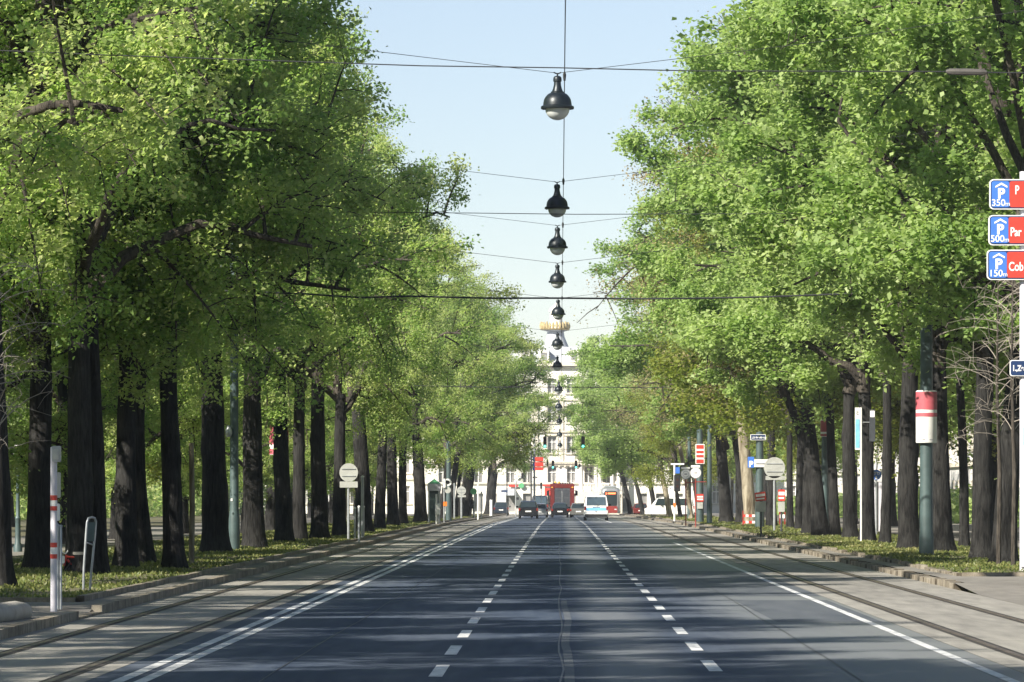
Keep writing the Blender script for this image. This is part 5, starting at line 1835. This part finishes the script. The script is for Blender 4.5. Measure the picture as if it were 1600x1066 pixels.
for q in range(int((x1b - x0b) / .8)):
    xx = x0b + .3 + q * .8
    mb.box(xx, xx + .25, -.28, -.006, Z_(730), Z_(727.6))
for pxx in (838, 877.5, 906):
    MB().box(X_(pxx) - .25, X_(pxx) + .25, -.16, -.005, Z_(721), Z_(676.2)).build('pilaster', M['stone_trim'], bl)
    MB().box(X_(pxx) - .25, X_(pxx) + .25, -.16, -.005, Z_(673), Z_(626.2)).build('pilaster', M['stone_trim'], bl)
mb.build('cornice', M['stone_trim'], bl)
mb = MB()
mb.box(x0b + 1, x1b - 1, 0.6, 17, ztop, ztop + .3)
vs = [(x0b + .2, .2, ztop + .05), (x1b - .2, .2, ztop + .05), (x1b - .2, 17.8, ztop + .05), (x0b + .2, 17.8, ztop + .05), (x0b + 2.2, 3, Z_(541)), (x1b - 2.2, 3, Z_(541)), (x1b - 2.2, 15, Z_(541)), (x0b + 2.2, 15, Z_(541))]
mb.add(vs, [(0, 1, 5, 4), (1, 2, 6, 5), (2, 3, 7, 6), (3, 0, 4, 7), (4, 5, 6, 7)])
mb.build('roof', M['slate'], bl)
for pxx in (820, 850, 897, 925, 950):
    d_ = MB()
    d_.box(X_(pxx) - .7, X_(pxx) + .7, .1, 2.4, ztop + .35, ztop + 2.0)
    d_ = d_.build('dormer', M['stone'], bl)
    MB().box(X_(pxx) - .4, X_(pxx) + .4, .06, .096, ztop + .6, ztop + 1.7).build('pane', M['pane'], d_)
# portico at the right wing
mb = MB()
mb.box(X_(903), X_(972), -2.2, -.01, Z_(727), Z_(717))
mb.build('portico', M['stone_trim'], bl)
mb = MB()
mb.box(X_(901), X_(974), -2.5, -.01, Z_(717) + .004, Z_(714.5))
mb.build('cornice', M['stone_trim'], bl)
mb = MB()
mb.box(X_(903), X_(972), -2.2, -.51, zg, Z_(768))
mb.build('portico', M['stone_trim'], bl)
for pxx in (908, 931, 937, 956, 966.5):
    MB().lathe([(.36, Z_(768)), (.36, Z_(766)), (.29, Z_(765)), (.25, Z_(731)), (.33, Z_(729)), (.36, Z_(727.2))], 16, (X_(pxx), -1.7, 0)).build('column', M['stone'], bl)
for a, b in ((912, 929), (939, 954)):
    q = MB()
    q.box(X_(a), X_(b), -2.0, -1.9, Z_(757), Z_(755))
    for j in range(7):
        xx = X_(a) + (X_(b) - X_(a)) * (j + .5) / 7
        q.lathe([(.05, Z_(768)), (.09, Z_(764)), (.05, Z_(758)), (.06, Z_(757.1))], 8, (xx, -1.95, 0))
    q.build('balustrade', M['stone'], bl)
# tower on the roof
MB().lathe([(2.0, Z_(545)), (1.7, Z_(536)), (1.25, Z_(524)), (1.15, Z_(516)), (1.7, Z_(514))], 20, (X_(868), 6, 0)).build('tower', M['slate'], bl)
mb = MB()
mb.lathe([(1.95, Z_(513.5)), (2.1, Z_(512)), (1.9, Z_(511))], 24, (X_(867), 6, 0))
for j in range(26):
    a = 2 * PI * j / 26
    c_ = (X_(867) + 1.95 * math.cos(a), 6 + 1.95 * math.sin(a), 0)
    mb.lathe([(.16, Z_(511)), (.22, Z_(507)), (.10, Z_(503) + .12 * (j % 3)), (.001, Z_(501))], 6, c_)
mb.build('gilded_rail', M['gold'], bl)
MB().lathe([(.95, Z_(511)), (.85, Z_(508)), (.85, Z_(486)), (1.05, Z_(484)), (.9, Z_(479)), (.3, Z_(474)), (.001, Z_(470))], 16, (X_(869), 6, 0)).build('lantern', M['stone'], bl)
# shop signs on the ground floor
mb = MB()
mb.rrect(X_(795), X_(809), Z_(761), Z_(757.5), .05, -.35, -.26)
mb.build('shop_sign', M['red_sign'], bl)
MB().disc((X_(815), -.4, Z_(759)), .36, .1, 16).build('shop_sign', M['green_sign'], bl)
MB().rrect(X_(848), X_(868), Z_(760), Z_(757), .05, -.35, -.26).build('shop_sign', M['red_sign'], bl)
for a, b in ((851, 866), (786, 804)):
    q = MB()
    q.add([(X_(a), -1.8, Z_(773)), (X_(b), -1.8, Z_(773)), (X_(b), -.05, Z_(763)), (X_(a), -.05, Z_(763)), (X_(a), -1.8, Z_(774.5)), (X_(b), -1.8, Z_(774.5)), (X_(b), -.05, Z_(766)), (X_(a), -.05, Z_(766))],
          [(0, 1, 2, 3), (4, 5, 1, 0), (0, 3, 7, 4), (1, 5, 6, 2), (7, 6, 5, 4)])
    q.build('awning', M['red_sign' if a == 851 else 'slate'], bl)


# houses beyond the pavements, glimpsed between the trunks
def side_house(x, y0, y1, h, label, face):
    t = thing('town_house', (x, (y0 + y1) / 2, 0), label, 'building', 'town houses lining the side pavement')
    L_ = y1 - y0
    ncol = int(L_ / 4)
    d_ = face * 14
    mb = MB()
    mb.box(min(0, d_), max(0, d_), -L_ / 2, L_ / 2, gz(y1) - .2, h)
    mb.build('wall', M['stone_far'], t)
    mb = MB()
    for z in (4.4, 8.6, 12.8, h):
        mb.box(-face * .25 if face > 0 else .003, -.003 if face > 0 else .25, -L_ / 2, L_ / 2, z - .2, z + .12)
    mb.build('cornice', M['stone_trim'], t)
    mb = MB()
    mb.add([(-face * .4, -L_ / 2, h + .13), (face * 14, -L_ / 2, h + .13), (face * 14, L_ / 2, h + .13), (-face * .4, L_ / 2, h + .13), (face * 4, -L_ / 2 + 1, h + 3.4), (face * 10, -L_ / 2 + 1, h + 3.4), (face * 10, L_ / 2 - 1, h + 3.4), (face * 4, L_ / 2 - 1, h + 3.4)],
           [(0, 1, 5, 4), (1, 2, 6, 5), (2, 3, 7, 6), (3, 0, 4, 7), (4, 5, 6, 7)])
    mb.build('roof', M['slate'], t)
    for q in range(ncol):
        yy = -L_ / 2 + (q + .5) * L_ / ncol
        for z in (2.0, 6.4, 10.6):
            a, b = (-face * .08, -face * .004)
            f = MB()
            xa, xb = min(a, b), max(a, b)
            f.box(xa, xb, yy - .75, yy - .6, z - 1.1, z + 1.1)
            f.box(xa, xb, yy + .6, yy + .75, z - 1.1, z + 1.1)
            f.box(xa, xb, yy - .6, yy + .6, z + .95, z + 1.1)
            f.box(xa, xb, yy - .6, yy + .6, z - 1.1, z - .95)
            w = f.build('window', M['stone_trim'], t)
            MB().box(min(-face * .03, -face * .004), max(-face * .03, -face * .004), yy - .6, yy + .6, z - .95, z + .95).build('pane', M['pane'], w)


def cross_house(x0, x1, Y, label):
    t = thing('town_house', ((x0 + x1) / 2, Y, 0), label, 'building', 'town houses lining the side pavement')
    h2 = (x1 - x0) / 2
    n_ = int((x1 - x0) / 3.4)
    cs = [(-h2 + (q + .5) * (x1 - x0) / n_, .6) for q in range(n_)]
    rw = [(2.0, 1.2), (6.2, 1.1), (10.2, 1.1), (14.0, 1.0)]
    wl = facade(cs, rw, -h2, h2, gz(Y) - .2, 17.2, 0.0, .4, None, 'wall', t)
    wl.box(-h2, -h2 + .3, .004, 14, gz(Y) - .2, 17.2)
    wl.box(h2 - .3, h2, .004, 14, gz(Y) - .2, 17.2)
    wl.build('wall', M['stone'], t)
    for cx, hw in cs:
        for q, (cz, hh) in enumerate(rw):
            window(t, cx, cz, hw, hh, 0.0, .4, False)
    mb = MB()
    for z in (4.1, 8.3, 16.9):
        mb.box(-h2, h2, -.3, -.004, z, z + .3)
    mb.build('cornice', M['stone_trim'], t)
    MB().add([(-h2, -.2, 17.25), (h2, -.2, 17.25), (h2, 14, 17.25), (-h2, 14, 17.25), (-h2 + 1, 4, 21), (h2 - 1, 4, 21), (h2 - 1, 10, 21), (-h2 + 1, 10, 21)],
             [(0, 1, 5, 4), (1, 2, 6, 5), (2, 3, 7, 6), (3, 0, 4, 7), (4, 5, 6, 7)]).build('roof', M['slate'], t)


cross_house(20.2, 52, 612, 'pale house standing back on the tram side of the cream palace')
cross_house(-74, -19.9, 612, 'long pale house closing the park on the other side of the cream palace')
side_house(33, 430, 560, 16.8, 'long pale town house beyond the stop signs at the far end of the row', 1)
side_house(33, 150, 205, 16.5, 'pale lilac town house glimpsed behind the street sign trunks', 1)
side_house(33, 207, 262, 17.5, 'second pale town house behind the fresh green row, behind the drum mast', 1)
side_house(33, 268, 330, 16.0, 'third pale town house behind the fresh green row, behind the blue parking board', 1)
side_house(33, 334, 420, 17.0, 'farthest pale town house behind the fresh green row, near the stop signs', 1)
side_house(-46, 470, 560, 16.0, 'pale town house behind the far end of the olive-leaved row', -1)


hm, hnt, hout = new_mat('haze_air')
hv = N(hnt, 'ShaderNodeVolumePrincipled')
hv.inputs['Color'].default_value = (0.88, 0.93, 1.0, 1)
hv.inputs['Density'].default_value = 0.0002
hv.inputs['Anisotropy'].default_value = 0.2
hnt.links.new(hv.outputs[0], hout.inputs['Volume'])
o = MB().box(-120, 120, -80, 640, -2.2, 34).build('haze', hm)
o['kind'] = 'stuff'
tag(o, 'thin pale haze hanging in the air along the avenue', 'haze')
# ------------------------------------------------------------------ light, sky, camera
SUN_EL, SUN_AZ = 35.0, 46.0          # azimuth measured from straight behind the camera toward the left
to_sun = Vector((-math.sin(R(SUN_AZ)) * math.cos(R(SUN_EL)), -math.cos(R(SUN_AZ)) * math.cos(R(SUN_EL)), math.sin(R(SUN_EL))))
sl = bpy.data.lights.new('sun', 'SUN')
sl.energy = 5.0  # strong low spring sun
sl.angle = R(0.5)
sl.color = (1.0, 0.93, 0.80)
so = bpy.data.objects.new('sun', sl)
C.objects.link(so)
so.rotation_euler = (-to_sun).to_track_quat('-Z', 'Y').to_euler()

w = bpy.data.worlds.new('World')
scene.world = w
w.use_nodes = True
nt = w.node_tree
bg = nt.nodes['Background']
sky = nt.nodes.new('ShaderNodeTexSky')
sky.sky_type = 'NISHITA'
sky.sun_disc = False
sky.sun_elevation = R(SUN_EL)
sky.sun_rotation = math.atan2(to_sun.x, to_sun.y)
sky.air_density = 1.0
sky.dust_density = 0.1
sky.ozone_density = 1.6
wb = nt.nodes.new('ShaderNodeMix')            # the cool white balance of the photograph
wb.data_type = 'RGBA'
wb.blend_type = 'MULTIPLY'
wb.inputs['Factor'].default_value = 1.0
wb.inputs['B'].default_value = (0.94, 0.94, 1.01, 1.0)
hs = nt.nodes.new('ShaderNodeHueSaturation')
hs.inputs['Saturation'].default_value = 0.78
nt.links.new(sky.outputs[0], hs.inputs['Color'])
nt.links.new(hs.outputs['Color'], wb.inputs['A'])
nt.links.new(wb.outputs['Result'], bg.inputs[0])
bg.inputs[1].default_value = 0.058

cam = bpy.data.cameras.new('camera')
cam.sensor_width = 36.0
cam.lens = 36.0 * F / 1600.0
cam.shift_x = -(VX - 800) / 1600.0
cam.shift_y = (VY - 533) / 1600.0
cam.clip_start = 0.5
cam.clip_end = 12000
co = bpy.data.objects.new('camera', cam)
C.objects.link(co)
co.location = (0, 0, EYE)
co.rotation_euler = (PI / 2, 0, 0)
scene.camera = co

scene.view_settings.view_transform = 'Standard'
scene.view_settings.look = 'None'
scene.view_settings.exposure = 1.2
scene.view_settings.gamma = 1.0
scene.cycles.max_bounces = 8
scene.cycles.diffuse_bounces = 5
scene.cycles.glossy_bounces = 2
scene.cycles.transmission_bounces = 4
scene.cycles.use_denoising = True
